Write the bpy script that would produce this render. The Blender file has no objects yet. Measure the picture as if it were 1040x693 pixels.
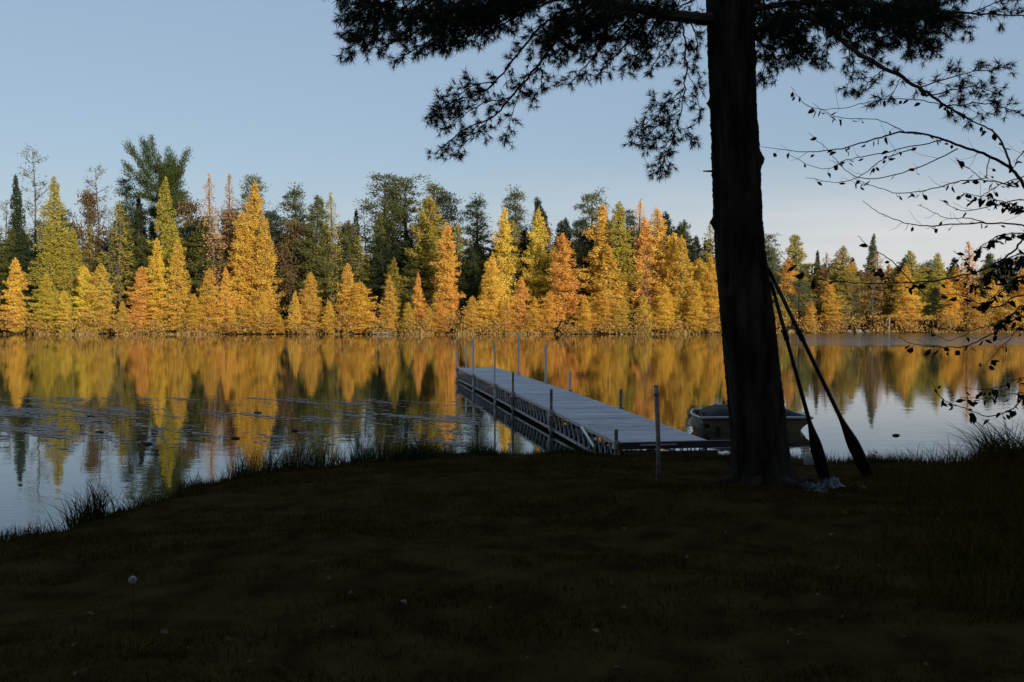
import bpy, math, random
import numpy as np
from mathutils import Vector, Matrix
R = math.radians
C = bpy.context.scene.collection
scene = bpy.context.scene

# ------------------------------------------------------------------ camera
F, CX, CY, H0 = 1011.0, 520.0, 346.5, 1.96
PITCH = 1.67
cam_d = bpy.data.cameras.new('camera'); cam = bpy.data.objects.new('camera', cam_d); C.objects.link(cam)
cam.location = (0, 0, H0); cam.rotation_euler = (R(90 - PITCH), 0, 0)
cam_d.sensor_width = 36; cam_d.lens = 36 * F / 1040; cam_d.clip_end = 3000; cam_d.clip_start = 0.05
scene.camera = cam

# ------------------------------------------------------------------ sky, sun, exposure
SUN_EL, SUN_AZ = 15.0, 148.0            # azimuth clockwise from +Y (view direction): behind the viewer, to the right
EXPOSURE = 0.0
world = bpy.data.worlds.new('World'); scene.world = world; world.use_nodes = True
wt = world.node_tree; wt.nodes.clear()
def wn(t, **k):
    n = wt.nodes.new(t)
    for a, b in k.items(): setattr(n, a, b)
    return n
wl = wt.links.new
sky = wn('ShaderNodeTexSky', sky_type='NISHITA', sun_disc=False, sun_elevation=R(SUN_EL), sun_rotation=R(SUN_AZ))
sky.air_density = 1.0; sky.dust_density = 1.6; sky.ozone_density = 1.2; sky.altitude = 300
hs = wn('ShaderNodeHueSaturation'); hs.inputs['Saturation'].default_value = 0.86; hs.inputs['Value'].default_value = 1.0
wl(sky.outputs[0], hs.inputs['Color'])
tc = wn('ShaderNodeTexCoord'); sep = wn('ShaderNodeSeparateXYZ'); wl(tc.outputs['Generated'], sep.inputs[0])
mp = wn('ShaderNodeMapping'); mp.inputs['Scale'].default_value = (1.2, 1.2, 14.0); wl(tc.outputs['Generated'], mp.inputs[0])
cn = wn('ShaderNodeTexNoise'); cn.inputs['Scale'].default_value = 2.2; cn.inputs['Detail'].default_value = 5; wl(mp.outputs[0], cn.inputs['Vector'])
el = wn('ShaderNodeMapRange', interpolation_type='SMOOTHSTEP'); el.inputs[1].default_value = 0.17; el.inputs[2].default_value = 0.03
wl(sep.outputs['Z'], el.inputs[0])                     # thin veil of cloud low over the horizon
az = wn('ShaderNodeMapRange', interpolation_type='SMOOTHSTEP'); az.inputs[1].default_value = -0.35; az.inputs[2].default_value = 0.45
az.inputs[3].default_value = 0.25; wl(sep.outputs['X'], az.inputs[0])
nr = wn('ShaderNodeMapRange'); nr.inputs[1].default_value = 0.3; nr.inputs[2].default_value = 0.62; nr.inputs[3].default_value = 0.55; wl(cn.outputs[0], nr.inputs[0])
m1 = wn('ShaderNodeMath', operation='MULTIPLY'); wl(el.outputs[0], m1.inputs[0]); wl(az.outputs[0], m1.inputs[1])
m2 = wn('ShaderNodeMath', operation='MULTIPLY'); wl(m1.outputs[0], m2.inputs[0]); wl(nr.outputs[0], m2.inputs[1])
CLOUD = (8.0, 7.7, 7.5, 1)
mx = wn('ShaderNodeMix', data_type='RGBA'); wl(m2.outputs[0], mx.inputs[0])
veil = wn('ShaderNodeMix', data_type='RGBA'); veil.inputs[0].default_value = 0.5; veil.inputs[7].default_value = (3.8, 5.3, 7.3, 1)   # even high haze
wl(hs.outputs[0], veil.inputs[6]); wl(veil.outputs[2], mx.inputs[6]); mx.inputs[7].default_value = CLOUD
bg = wn('ShaderNodeBackground'); bg.inputs['Strength'].default_value = 0.10; wl(mx.outputs[2], bg.inputs['Color'])
wo = wn('ShaderNodeOutputWorld'); wl(bg.outputs[0], wo.inputs[0])

sd = bpy.data.lights.new('sun', 'SUN'); sun = bpy.data.objects.new('sun', sd); C.objects.link(sun)
sd.energy = 5.0; sd.angle = R(0.5); sd.color = (1.0, 0.88, 0.70)
to_sun = Vector((math.sin(R(SUN_AZ)) * math.cos(R(SUN_EL)), math.cos(R(SUN_AZ)) * math.cos(R(SUN_EL)), math.sin(R(SUN_EL))))
sun.rotation_euler = (-to_sun).to_track_quat('-Z', 'Y').to_euler(); sun.location = to_sun * 100

scene.view_settings.view_transform = 'Standard'; scene.view_settings.look = 'None'
scene.view_settings.exposure = EXPOSURE; scene.view_settings.gamma = 1; scene.view_settings.use_curve_mapping = False
scene.render.engine = 'CYCLES'
scene.cycles.max_bounces = 6; scene.cycles.diffuse_bounces = 2; scene.cycles.glossy_bounces = 3; scene.cycles.transmission_bounces = 3
scene.cycles.use_denoising = True; scene.cycles.caustics_reflective = False; scene.cycles.caustics_refractive = False

# ------------------------------------------------------------------ helpers
def at(px, py, Y):
    """world point on the camera ray through photo pixel (px,py) at distance Y"""
    x, y = (px - CX) / F, -(py - CY) / F
    p = R(PITCH)
    dy = math.cos(p) + y * math.sin(p); dz = -math.sin(p) + y * math.cos(p)
    s = Y / dy
    return Vector((x * s, Y, H0 + dz * s))

def tag(o, label=None, cat=None, group=None, kind=None):
    if label: o['label'] = label
    if cat: o['category'] = cat
    if group: o['group'] = group
    if kind: o['kind'] = kind
    return o
def empty(name, loc, rz=0):
    o = bpy.data.objects.new(name, None); C.objects.link(o); o.location = loc; o.rotation_euler = (0, 0, rz)
    o.empty_display_size = .2
    return o

class G:
    """collects triangles/quads, builds ONE mesh object"""
    def __init__(s): s.v = []; s.t = []; s.q = []; s.n = 0
    def add(s, v, t=None, q=None):
        v = np.asarray(v, dtype=np.float32).reshape(-1, 3)
        if t is not None and len(t): s.t.append(np.asarray(t, dtype=np.int32).reshape(-1, 3) + s.n)
        if q is not None and len(q): s.q.append(np.asarray(q, dtype=np.int32).reshape(-1, 4) + s.n)
        s.v.append(v); s.n += len(v)
    def mesh(s, name, mat, smooth=False):
        me = bpy.data.meshes.new(name)
        v = np.concatenate(s.v) if s.v else np.zeros((0, 3), np.float32)
        t = np.concatenate(s.t) if s.t else np.zeros((0, 3), np.int32)
        q = np.concatenate(s.q) if s.q else np.zeros((0, 4), np.int32)
        me.vertices.add(len(v)); me.vertices.foreach_set('co', v.ravel())
        loops = np.concatenate([t.ravel(), q.ravel()]).astype(np.int32)
        me.loops.add(len(loops)); me.loops.foreach_set('vertex_index', loops)
        starts = np.concatenate([np.arange(len(t)) * 3, len(t) * 3 + np.arange(len(q)) * 4]).astype(np.int32)
        tot = np.concatenate([np.full(len(t), 3), np.full(len(q), 4)]).astype(np.int32)
        me.polygons.add(len(starts)); me.polygons.foreach_set('loop_start', starts); me.polygons.foreach_set('loop_total', tot)
        me.polygons.foreach_set('use_smooth', np.full(len(starts), smooth))
        me.update(calc_edges=True); me.validate()
        if mat: me.materials.append(mat)
        return me
    def build(s, name, mat, parent=None, smooth=False):
        o = bpy.data.objects.new(name, s.mesh(name, mat, smooth)); C.objects.link(o)
        if parent: o.parent = parent
        return o
    def box(s, c, d, rot=None):
        hx, hy, hz = d[0] / 2, d[1] / 2, d[2] / 2
        v = np.array([(x, y, z) for x in (-hx, hx) for y in (-hy, hy) for z in (-hz, hz)])
        if rot is not None: v = v @ np.array(rot).T
        s.add(v + np.array(c), q=[(0, 1, 3, 2), (4, 6, 7, 5), (0, 4, 5, 1), (2, 3, 7, 6), (0, 2, 6, 4), (1, 5, 7, 3)])
    def beam(s, a, b, w, h=None):
        """box bar from a to b"""
        a, b = Vector(a), Vector(b); d = b - a; L = d.length; h = h or w
        z = d / L; up = Vector((0, 0, 1)) if abs(z.z) < .95 else Vector((0, 1, 0))
        x = z.cross(up).normalized(); y = x.cross(z)
        m = np.array([list(x), list(z), list(y)]).T
        s.box((a + b) / 2, (w, L, h), m)
    def tube(s, pts, rad, n=6, cap=True):
        P = np.asarray([list(p) for p in pts], dtype=np.float64); k = len(P)
        rad = np.broadcast_to(np.asarray(rad, dtype=np.float64), (k,))
        T = np.gradient(P, axis=0); T /= np.linalg.norm(T, axis=1)[:, None] + 1e-9
        ref = np.array([0, 0, 1.0]) if abs(T[:, 2]).mean() < .8 else np.array([1.0, 0, 0])
        A = np.cross(T, ref); A /= np.linalg.norm(A, axis=1)[:, None] + 1e-9; B = np.cross(T, A)
        th = np.arange(n) * 2 * np.pi / n
        V = P[:, None] + rad[:, None, None] * (A[:, None] * np.cos(th)[None, :, None] + B[:, None] * np.sin(th)[None, :, None])
        i = np.arange(k - 1)[:, None] * n; j = np.arange(n)[None]; j2 = (j + 1) % n
        q = np.stack([i + j, i + j2, i + n + j2, i + n + j], -1).reshape(-1, 4)
        V = V.reshape(-1, 3); t = None
        if cap:
            V = np.concatenate([V, P[:1], P[-1:]]); a, b = len(V) - 2, len(V) - 1; jj = np.arange(n)
            t = np.concatenate([np.stack([np.full(n, a), (jj + 1) % n, jj], -1), np.stack([np.full(n, b), (k - 1) * n + jj, (k - 1) * n + (jj + 1) % n], -1)])
        s.add(V, t=t, q=q)
    def leaves(s, P, D, L, W, rng, tri=False, fold=0.0, N=None):
        """rhombic leaf (or thin triangle) per row"""
        n = len(P)
        if n == 0: return
        D = D / (np.linalg.norm(D, axis=1)[:, None] + 1e-9)
        S = np.cross(D, rng.normal(size=(n, 3)) if N is None else N + rng.normal(size=(n, 3)) * .5); S /= np.linalg.norm(S, axis=1)[:, None] + 1e-9
        L = np.broadcast_to(L, (n,))[:, None]; W = np.broadcast_to(W, (n,))[:, None]
        if tri:
            V = np.stack([P - S * W / 2, P + S * W / 2, P + D * L], 1); s.add(V.reshape(-1, 3), t=np.arange(n * 3).reshape(-1, 3))
        else:
            N = np.cross(D, S)
            V = np.stack([P, P + D * L * .45 + S * W / 2 + N * W * fold, P + D * L, P + D * L * .45 - S * W / 2 + N * W * fold], 1)
            s.add(V.reshape(-1, 3), q=np.arange(n * 4).reshape(-1, 4))

def norm(a): return a / (np.linalg.norm(a, axis=-1, keepdims=True) + 1e-9)
def catmull(pts, m=5):
    P = [Vector(p) for p in pts]; P = [P[0] * 2 - P[1]] + P + [P[-1] * 2 - P[-2]]; out = []
    for i in range(1, len(P) - 2):
        for j in range(m):
            t = j / m
            out.append(0.5 * ((2 * P[i]) + (P[i + 1] - P[i - 1]) * t + (2 * P[i - 1] - 5 * P[i] + 4 * P[i + 1] - P[i + 2]) * t * t + (3 * P[i] - P[i - 1] - 3 * P[i + 1] + P[i + 2]) * t ** 3))
    out.append(P[-2]); return out

# ------------------------------------------------------------------ materials
def mat_new(name):
    m = bpy.data.materials.new(name); m.use_nodes = True; nt = m.node_tree; nt.nodes.clear()
    out = nt.nodes.new('ShaderNodeOutputMaterial'); p = nt.nodes.new('ShaderNodeBsdfPrincipled'); nt.links.new(p.outputs[0], out.inputs[0])
    return m, nt, p, out
def noise_mat(name, c1, c2, scale=5, rough=.7, bump=0.0, stretch=(1, 1, 1), spec=.3, metal=0, detail=5, coord='Object', bdist=.02):
    m, nt, p, out = mat_new(name)
    tcn = nt.nodes.new('ShaderNodeTexCoord'); mpn = nt.nodes.new('ShaderNodeMapping'); mpn.inputs['Scale'].default_value = stretch
    nt.links.new(tcn.outputs[coord], mpn.inputs[0])
    n = nt.nodes.new('ShaderNodeTexNoise'); n.inputs['Scale'].default_value = scale; n.inputs['Detail'].default_value = detail; nt.links.new(mpn.outputs[0], n.inputs['Vector'])
    r = nt.nodes.new('ShaderNodeValToRGB'); r.color_ramp.elements[0].position = .35; r.color_ramp.elements[1].position = .65
    r.color_ramp.elements[0].color = (*c1, 1); r.color_ramp.elements[1].color = (*c2, 1)
    nt.links.new(n.outputs[0], r.inputs[0]); nt.links.new(r.outputs[0], p.inputs['Base Color'])
    p.inputs['Roughness'].default_value = rough; p.inputs['Specular IOR Level'].default_value = spec; p.inputs['Metallic'].default_value = metal
    if bump:
        b = nt.nodes.new('ShaderNodeBump'); b.inputs['Strength'].default_value = bump; b.inputs['Distance'].default_value = bdist
        nt.links.new(n.outputs[0], b.inputs['Height']); nt.links.new(b.outputs[0], p.inputs['Normal'])
    return m
def leaf_mat(name, trans=.3, objcol=True, col=(.1, .1, .02), var=.30, hue=.012, spec=.12):
    m, nt, p, out = mat_new(name)
    g = nt.nodes.new('ShaderNodeNewGeometry'); hsn = nt.nodes.new('ShaderNodeHueSaturation')
    mr = nt.nodes.new('ShaderNodeMapRange'); mr.inputs[3].default_value = 1 - var; mr.inputs[4].default_value = 1 + var
    nt.links.new(g.outputs['Random Per Island'], mr.inputs[0]); nt.links.new(mr.outputs[0], hsn.inputs['Value'])
    tcn = nt.nodes.new('ShaderNodeTexCoord'); n = nt.nodes.new('ShaderNodeTexNoise'); n.inputs['Scale'].default_value = .55; n.inputs['Detail'].default_value = 2
    nt.links.new(tcn.outputs['Object'], n.inputs['Vector'])
    mh = nt.nodes.new('ShaderNodeMapRange'); mh.inputs[1].default_value = .3; mh.inputs[2].default_value = .7; mh.inputs[3].default_value = .5 - hue; mh.inputs[4].default_value = .5 + hue
    nt.links.new(n.outputs[0], mh.inputs[0]); nt.links.new(mh.outputs[0], hsn.inputs['Hue'])
    if objcol:
        oi = nt.nodes.new('ShaderNodeObjectInfo'); nt.links.new(oi.outputs['Color'], hsn.inputs['Color'])
    else: hsn.inputs['Color'].default_value = (*col, 1)
    nt.links.new(hsn.outputs[0], p.inputs['Base Color']); p.inputs['Roughness'].default_value = .65; p.inputs['Specular IOR Level'].default_value = spec
    tr = nt.nodes.new('ShaderNodeBsdfTranslucent'); nt.links.new(hsn.outputs[0], tr.inputs['Color'])
    mxs = nt.nodes.new('ShaderNodeMixShader'); mxs.inputs[0].default_value = trans
    nt.links.new(p.outputs[0], mxs.inputs[1]); nt.links.new(tr.outputs[0], mxs.inputs[2]); nt.links.new(mxs.outputs[0], out.inputs[0])
    return m
M = {}
M['leaf'] = leaf_mat('foliage', .3, var=.2)
M['needle'] = leaf_mat('pine_needles', .15, False, (.03, .045, .02), .3)
M['dryleaf'] = leaf_mat('dry_leaf', .12, False, (.028, .018, .011), .4)
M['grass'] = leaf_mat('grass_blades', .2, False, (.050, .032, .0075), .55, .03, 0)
M['sedge'] = leaf_mat('sedge_blades', .2, False, (.032, .036, .010), .4, .02, 0)
M['dull'] = leaf_mat('dull_straw', .2, False, (.08, .06, .026), .45, .03)
M['bark'] = noise_mat('pine_bark', (.011, .009, .007), (.05, .041, .034), 9, .9, 1.0, (1, 1, .22), .03, bdist=.03)
M['farbark'] = noise_mat('far_bark', (.06, .05, .04), (.16, .14, .12), 3, .9, 0, (1, 1, .3), .1)
M['twig'] = noise_mat('twig_bark', (.025, .02, .017), (.06, .05, .042), 12, .85, .3, spec=.15)
M['alu'] = noise_mat('weathered_aluminium', (.34, .34, .35), (.52, .52, .52), 14, .5, .1, metal=.35)
M['galv'] = noise_mat('sunlit_galvanised_pipe', (.55, .54, .53), (.74, .73, .71), 22, .42, .1, metal=.3)  # galvanised metal, tone raised to stand in for sunlight on the far posts
M['rustpipe'] = noise_mat('rusty_pipe', (.12, .08, .055), (.26, .24, .23), 18, .55, .2, metal=.3)

# ------------------------------------------------------------------ terrain
NEAR = np.array([(-300, -8), (-60, -3), (-20, 1), (-9, 4.6), (-5.5, 6.6), (-4.35, 7.6), (-4.05, 8.2), (-3.85, 8.9), (-3.45, 10.3), (-2.7, 11.4), (-1.5, 12.4),
                 (-.5, 12.8), (1.3, 12.7), (2.5, 12.75), (3.4, 12.4), (3.9, 11.95), (6, 12.1), (9, 12.8), (20, 14.5), (60, 12), (300, 10)], float)
FAR = np.array([(-300, 70), (-120, 84), (-60, 87), (0, 87.5), (18, 88), (26, 93), (50, 95), (90, 97), (300, 105)], float)
def dist_poly(X, Y, P):
    d = np.full(X.shape, 1e9)
    for a, b in zip(P[:-1], P[1:]):
        ab = b - a; t = np.clip(((X - a[0]) * ab[0] + (Y - a[1]) * ab[1]) / (ab @ ab), 0, 1)
        d = np.minimum(d, np.hypot(X - a[0] - t * ab[0], Y - a[1] - t * ab[1]))
    return d
def ssm(x, a, b):
    t = np.clip((x - a) / (b - a), 0, 1); return t * t * (3 - 2 * t)
def wob(X, Y, s, seed=0):
    r = np.random.default_rng(seed); z = 0
    for k in range(5):
        a, b = r.normal(size=2) * s * (1 + .6 * k); ph = r.uniform(0, 6.28); z = z + np.sin(a * X + b * Y + ph) / (1 + .5 * k)
    return z
def inland(X, Y):
    X = np.asarray(X, float); Y = np.asarray(Y, float)
    sgn = np.where(Y < np.interp(X, NEAR[:, 0], NEAR[:, 1]), 1, -1)
    return dist_poly(X, Y, NEAR) * sgn
def ground_z(X, Y):
    X = np.asarray(X, float); Y = np.asarray(Y, float)
    s = inland(X, Y) + .1 * wob(X, Y, 1.6, 3)
    z = np.interp(s, [-3, -.6, -.12, .0, .3, .9, 3, 8, 40], [-1.3, -.5, -.15, .02, .17, .24, .34, .5, .9])
    z = z + np.where(s > .3, .018 * wob(X, Y, 1.1, 5) + .008 * wob(X, Y, 5, 6), 0)
    fy = np.interp(X, FAR[:, 0], FAR[:, 1]); s2 = Y - fy + .5 * wob(X, Y, .25, 9)
    z2 = np.interp(s2, [-6, -1, 0, 1.5, 10, 60, 400], [-1.3, -.5, .0, .10, .5, 2.0, 6])
    return np.where(Y > 50, z2, z)
def gz(x, y): return float(ground_z(np.array([x]), np.array([y]))[0])

def stretch_axis(lo, hi, n, c, w):
    u = np.linspace(-1, 1, n); k = 5.2
    a = np.sinh(k * u) / np.sinh(k)
    return np.where(a < 0, c + a * (c - lo), c + a * (hi - c))
gx = stretch_axis(-500, 500, 420, 0, 1)
gy = np.unique(np.concatenate([stretch_axis(-300, 600, 360, 9, 1), np.linspace(80, 130, 60)]))
XX, YY = np.meshgrid(gx, gy); ZZ = ground_z(XX, YY)
nx, ny = len(gx), len(gy); ii = (np.arange(ny - 1)[:, None] * nx + np.arange(nx - 1)[None]).ravel()
g = G(); g.add(np.stack([XX, YY, ZZ], -1).reshape(-1, 3), q=np.stack([ii, ii + 1, ii + nx + 1, ii + nx], -1))
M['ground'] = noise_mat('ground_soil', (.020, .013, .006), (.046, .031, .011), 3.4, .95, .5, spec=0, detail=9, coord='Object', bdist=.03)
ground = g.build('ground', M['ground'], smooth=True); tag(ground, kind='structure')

# water: one sheet, wave height from noise; patches of wind ripple
def water_mat():
    m, nt, p, out = mat_new('lake_water'); N = nt.nodes.new; L = nt.links.new
    p.inputs['Base Color'].default_value = (.012, .014, .010, 1); p.inputs['IOR'].default_value = 1.5
    ge = N('ShaderNodeNewGeometry'); sp = N('ShaderNodeSeparateXYZ'); L(ge.outputs['Position'], sp.inputs[0])
    def rng_(inp, a, b, c=0., d=1.):
        n = N('ShaderNodeMapRange'); n.interpolation_type = 'SMOOTHSTEP'
        for i, v in zip((1, 2, 3, 4), (a, b, c, d)): n.inputs[i].default_value = v
        L(inp, n.inputs[0]); return n.outputs[0]
    def mul(a, b, op='MULTIPLY'):
        n = N('ShaderNodeMath'); n.operation = op
        for i, v in enumerate((a, b)):
            if isinstance(v, (int, float)): n.inputs[i].default_value = v
            else: L(v, n.inputs[i])
        return n.outputs[0]
    def noi(scale, st, det=3):
        mpn = N('ShaderNodeMapping'); mpn.inputs['Scale'].default_value = st; L(ge.outputs['Position'], mpn.inputs[0])
        n = N('ShaderNodeTexNoise'); n.inputs['Scale'].default_value = scale; n.inputs['Detail'].default_value = det; L(mpn.outputs[0], n.inputs['Vector']); return n.outputs[0]
    edge = noi(.35, (.12, 1, 1), 3)
    yw = mul(sp.outputs['Y'], mul(edge, 14, 'MULTIPLY'), 'ADD')
    far_right = mul(mul(rng_(yw, 62, 70), rng_(yw, 150, 160, 1, 0)), rng_(mul(sp.outputs['X'], mul(edge, 14), 'ADD'), 20, 30))
    near_l = mul(rng_(mul(sp.outputs['Y'], mul(noi(.9, (.5, 1, 1)), 3), 'ADD'), 11.4, 12.6, 1, 0), 1.0)
    mats = mul(mul(rng_(noi(.75, (.55, 1, 1), 8), .47, .72), rng_(sp.outputs['Y'], 14.5, 17)), mul(rng_(sp.outputs['Y'], 21, 24, 1, 0), rng_(sp.outputs['X'], -2.5, -1, 1, 0)))
    hgt = mul(mul(noi(2.2, (1, 1.3, 1), 2), .010), mul(noi(9, (.7, 1, 1), 2), .0022), 'ADD')
    hgt = mul(hgt, mul(mul(noi(5, (.6, 1, 1), 3), .34), far_right), 'ADD')
    hgt = mul(hgt, mul(mul(noi(7, (.45, 1.2, 1), 3), .012), near_l), 'ADD')
    hgt = mul(hgt, mul(mul(noi(12, (.6, 1, 1), 3), .0018), mats), 'ADD')
    b = N('ShaderNodeBump'); b.inputs['Strength'].default_value = 1; b.inputs['Distance'].default_value = WAVE; L(hgt, b.inputs['Height']); L(b.outputs[0], p.inputs['Normal'])
    ro = mul(mul(far_right, .10), mul(mats, .02), 'ADD'); L(mul(ro, WROUGH, 'ADD'), p.inputs['Roughness'])
    return m
WAVE, WROUGH = 0.17, 0.022
M['water'] = water_mat()
g = G(); g.add([(-480, -40, 0), (480, -40, 0), (480, 115, 0), (-480, 115, 0)], q=[(0, 1, 2, 3)])
tag(g.build('lake_water', M['water']), kind='structure')

# ------------------------------------------------------------------ far tree models (each variant built once, then copied)
def larch_mesh(seed, H=10., Rr=.20, nb=130, per=46, low=.025, leafL=.175, leafW=.062, gap=.25, pw=.85, droop=.12, fill=1.0):
    r = np.random.default_rng(seed); tr = G(); cr = G()
    lean = r.normal(size=2) * .012 * H
    def axis(z): return np.array([lean[0] * (z / H) ** 1.5 + .006 * H * math.sin(z * 1.1 + seed), lean[1] * (z / H) ** 1.5, z])
    zs = np.linspace(-.4, H * .985, 12); tr.tube([axis(max(z, 0)) * [1, 1, 0] + [0, 0, z] for z in zs], [.0135 * H * (1 - max(z, 0) / H) ** .8 + .012 for z in zs], 6)
    lob = r.uniform(0, 6.28, 4)
    for i in range(nb):
        f = low + (1 - low) * (i + r.uniform()) / nb * .985; z = f * H
        az_ = i * 2.399 + r.normal() * .35
        prof = Rr * H * (1 - f) ** pw * (1 - .55 * math.exp(-((f - low) / .10)))
        lobe = 1 + gap * math.sin(3 * az_ + 7 * f + lob[0]) * math.sin(17 * f + lob[1]) + gap * .35 * math.sin(41 * f + lob[2])
        Lb = max(.1, prof * lobe * r.uniform(.5, 1.2)) + .02 * H * r.uniform() * (1 - f)
        d = np.array([math.cos(az_), math.sin(az_), 0]); b0 = axis(z); up0 = r.normal() * .1 - droop
        k = 5; tt = np.linspace(0, 1, k)
        P = np.array([b0 + d * Lb * t + np.array([0, 0, Lb * (up0 * t + .22 * t * t)]) for t in tt])
        if Lb > .35: tr.tube(P, np.linspace(.016, .005, k) * H / 10, 3, False)
        n = max(6, int(3.3 * per * fill * (Lb / (.12 * H)) ** .9)); t = r.beta(1.5, 1.0, n) if n else []
        B = np.array([np.interp(t, tt, P[:, c]) for c in range(3)]).T
        side = np.cross(d, [0, 0, 1]); wv = (1 - t * .75) * Lb * .30
        B = B + side * (r.normal(size=n) * wv * 1.35)[:, None] + np.array([0, 0, 1]) * ((r.normal(size=n) * .11 - .06 * t) * (H / 10))[:, None]
        D = d * r.uniform(.2, 1, n)[:, None] + side * r.normal(size=n)[:, None] * .8 + np.array([0, 0, 1]) * r.normal(size=n)[:, None] * .35
        cr.leaves(B, D, leafL * r.uniform(.5, 1.15, n), leafW * r.uniform(.6, 1.3, n), r, N=norm(B - axis(z) - [0, 0, 0]) * 1.1 + [0, 0, .45])
    n = int(60 * fill); zt = H * r.uniform(.93, 1.0, n); a = r.uniform(0, 6.28, n)
    cr.leaves(np.array([axis(z) for z in zt]), np.stack([np.cos(a) * .5, np.sin(a) * .5, r.uniform(.2, 1.2, n)], 1), .018 * H, .055, r)
    return tr, cr

def pine_mesh(seed, H=16., Rr=.15, nb=46, low=.35, clump=62, tips=None, plume=False, rise=.25, pw=.6, leafL=.27, leafW=.045):
    r = np.random.default_rng(seed); tr = G(); cr = G()
    zs = np.linspace(-.4, H * .97, 10); sx = r.normal() * .01 * H
    def axis(z): return np.array([sx * math.sin(z / H * 3), 0, z])
    tr.tube([axis(z) for z in zs], [.013 * H * (1 - max(z, 0) / H) ** .7 + .02 for z in zs], 6)
    br = []
    if tips: br = tips
    else:
        for i in range(nb):
            f = low + (1 - low) * ((i + r.uniform()) / nb); a = i * 2.399 + r.normal() * .5
            Lb = Rr * H * (max(.02, 1 - f) ** pw) * (.35 + .65 * ssm(np.array(f), low - .05, low + .2)) * r.uniform(.5, 1.25) + .3
            br.append((f * H, (math.cos(a) * Lb, math.sin(a) * Lb, Lb * (rise * r.uniform(.2, 1.8) + .5 * f * f))))
        for i in range(8):   # dead stubs below the crown
            a = r.uniform(0, 6.28); z = H * r.uniform(.12, low); l = r.uniform(.4, 1.2)
            tr.tube([axis(z), axis(z) + np.array([math.cos(a) * l, math.sin(a) * l, .1 * l])], [.02, .006], 3, False)
    for z, v in br:
        v = np.array(v); b0 = axis(z); Lb = np.linalg.norm(v); tt = np.linspace(0, 1, 5)
        P = np.array([b0 + v * t - np.array([0, 0, .12 * Lb * math.sin(t * 3.14)]) for t in tt]); tr.tube(P, np.linspace(.03, .008, 5) * H / 14, 3, False)
        nc = max(2, int(Lb / .38))
        for c in range(nc):
            t = .28 + .72 * (c + r.uniform(.2, 1)) / nc; t = min(t, 1)
            cc = np.array([np.interp(t, tt, P[:, q]) for q in range(3)]) + r.normal(size=3) * np.array([.2, .2, .06])
            n = int(clump * r.uniform(.6, 1.3)); sz = r.uniform(.22, .42)
            off = r.normal(size=(n, 3)) * sz * np.array([.75, .75, .5]) if not plume else r.normal(size=(n, 3)) * .17 + np.outer(r.normal(size=n) * .3, v / Lb)
            D = off * (1.4 if not plume else .5) + v / Lb * (.35 if not plume else .9) + np.array([0, 0, .25]) + r.normal(size=(n, 3)) * .22
            cr.leaves(cc + off, D, leafL * r.uniform(.5, 1.2, n), leafW * r.uniform(.7, 1.6, n) * 1.6, r, N=norm(off) * .9 + v / Lb * .5 + [0, 0, .4])
    return tr, cr

def bare_mesh(seed, H=10., spread=.16, leafy=0):
    r = np.random.default_rng(seed); tr = G(); cr = G()
    zs = np.linspace(-.3, H, 9); tr.tube([(.05 * math.sin(z + seed), 0, z) for z in zs], np.linspace(.011 * H, .012, 9), 6)
    for i in range(46):
        f = .25 + .74 * (i + r.uniform()) / 46; a = r.uniform(0, 6.28); L = spread * H * (1.02 - f) ** .6 * r.uniform(.5, 1.2) + .2
        d = np.array([math.cos(a), math.sin(a), r.uniform(.1, .9)]); b = np.array([.05 * math.sin(f * H + seed), 0, f * H])
        P = [b, b + d * L * .5, b + d * L + np.array([0, 0, .1 * L])]; tr.tube(P, [.022, .013, .005], 3, False)
        for j in range(5):
            q = b + d * L * r.uniform(.3, .95); e = d + r.normal(size=3) * .6; tr.tube([q, q + e * L * .3], [.009, .004], 3, False)
        n = 14 if not leafy else leafy
        cr.leaves(b + d * L * r.uniform(.5, 1.05, n)[:, None] + r.normal(size=(n, 3)) * .13, r.normal(size=(n, 3)), .16, .06, r)
    return tr, cr

def round_mesh(seed, H=8., w=.28, n=5200, low=.18):
    r = np.random.default_rng(seed); tr = G(); cr = G()
    tr.tube([(0, 0, -.3), (.1, 0, H * .4), (0, .1, H * .85)], [.016 * H, .011 * H, .02], 6)
    k = 46; cz = H * (low + (1 - low) * r.uniform(0.02, .98, k)); rr = w * H * np.sin(np.clip((cz / H - low) / (1 - low), 0.02, 1) * 2.7 + .35) * r.uniform(.3, 1., k); a = r.uniform(0, 6.28, k)
    cen = np.stack([np.cos(a) * rr, np.sin(a) * rr, cz], 1)
    for c in cen: tr.tube([(0, 0, c[2] * .6), c * [.6, .6, .9], c], [.035, .02, .006], 3, False)
    idx = r.integers(0, k, n); P = cen[idx] + r.normal(size=(n, 3)) * np.array([.42, .42, .26]) * H / 9
    cr.leaves(P, r.normal(size=(n, 3)) + np.array([0, 0, -.2]), r.uniform(.12, .24, n), r.uniform(.08, .15, n), r)
    return tr, cr

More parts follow.
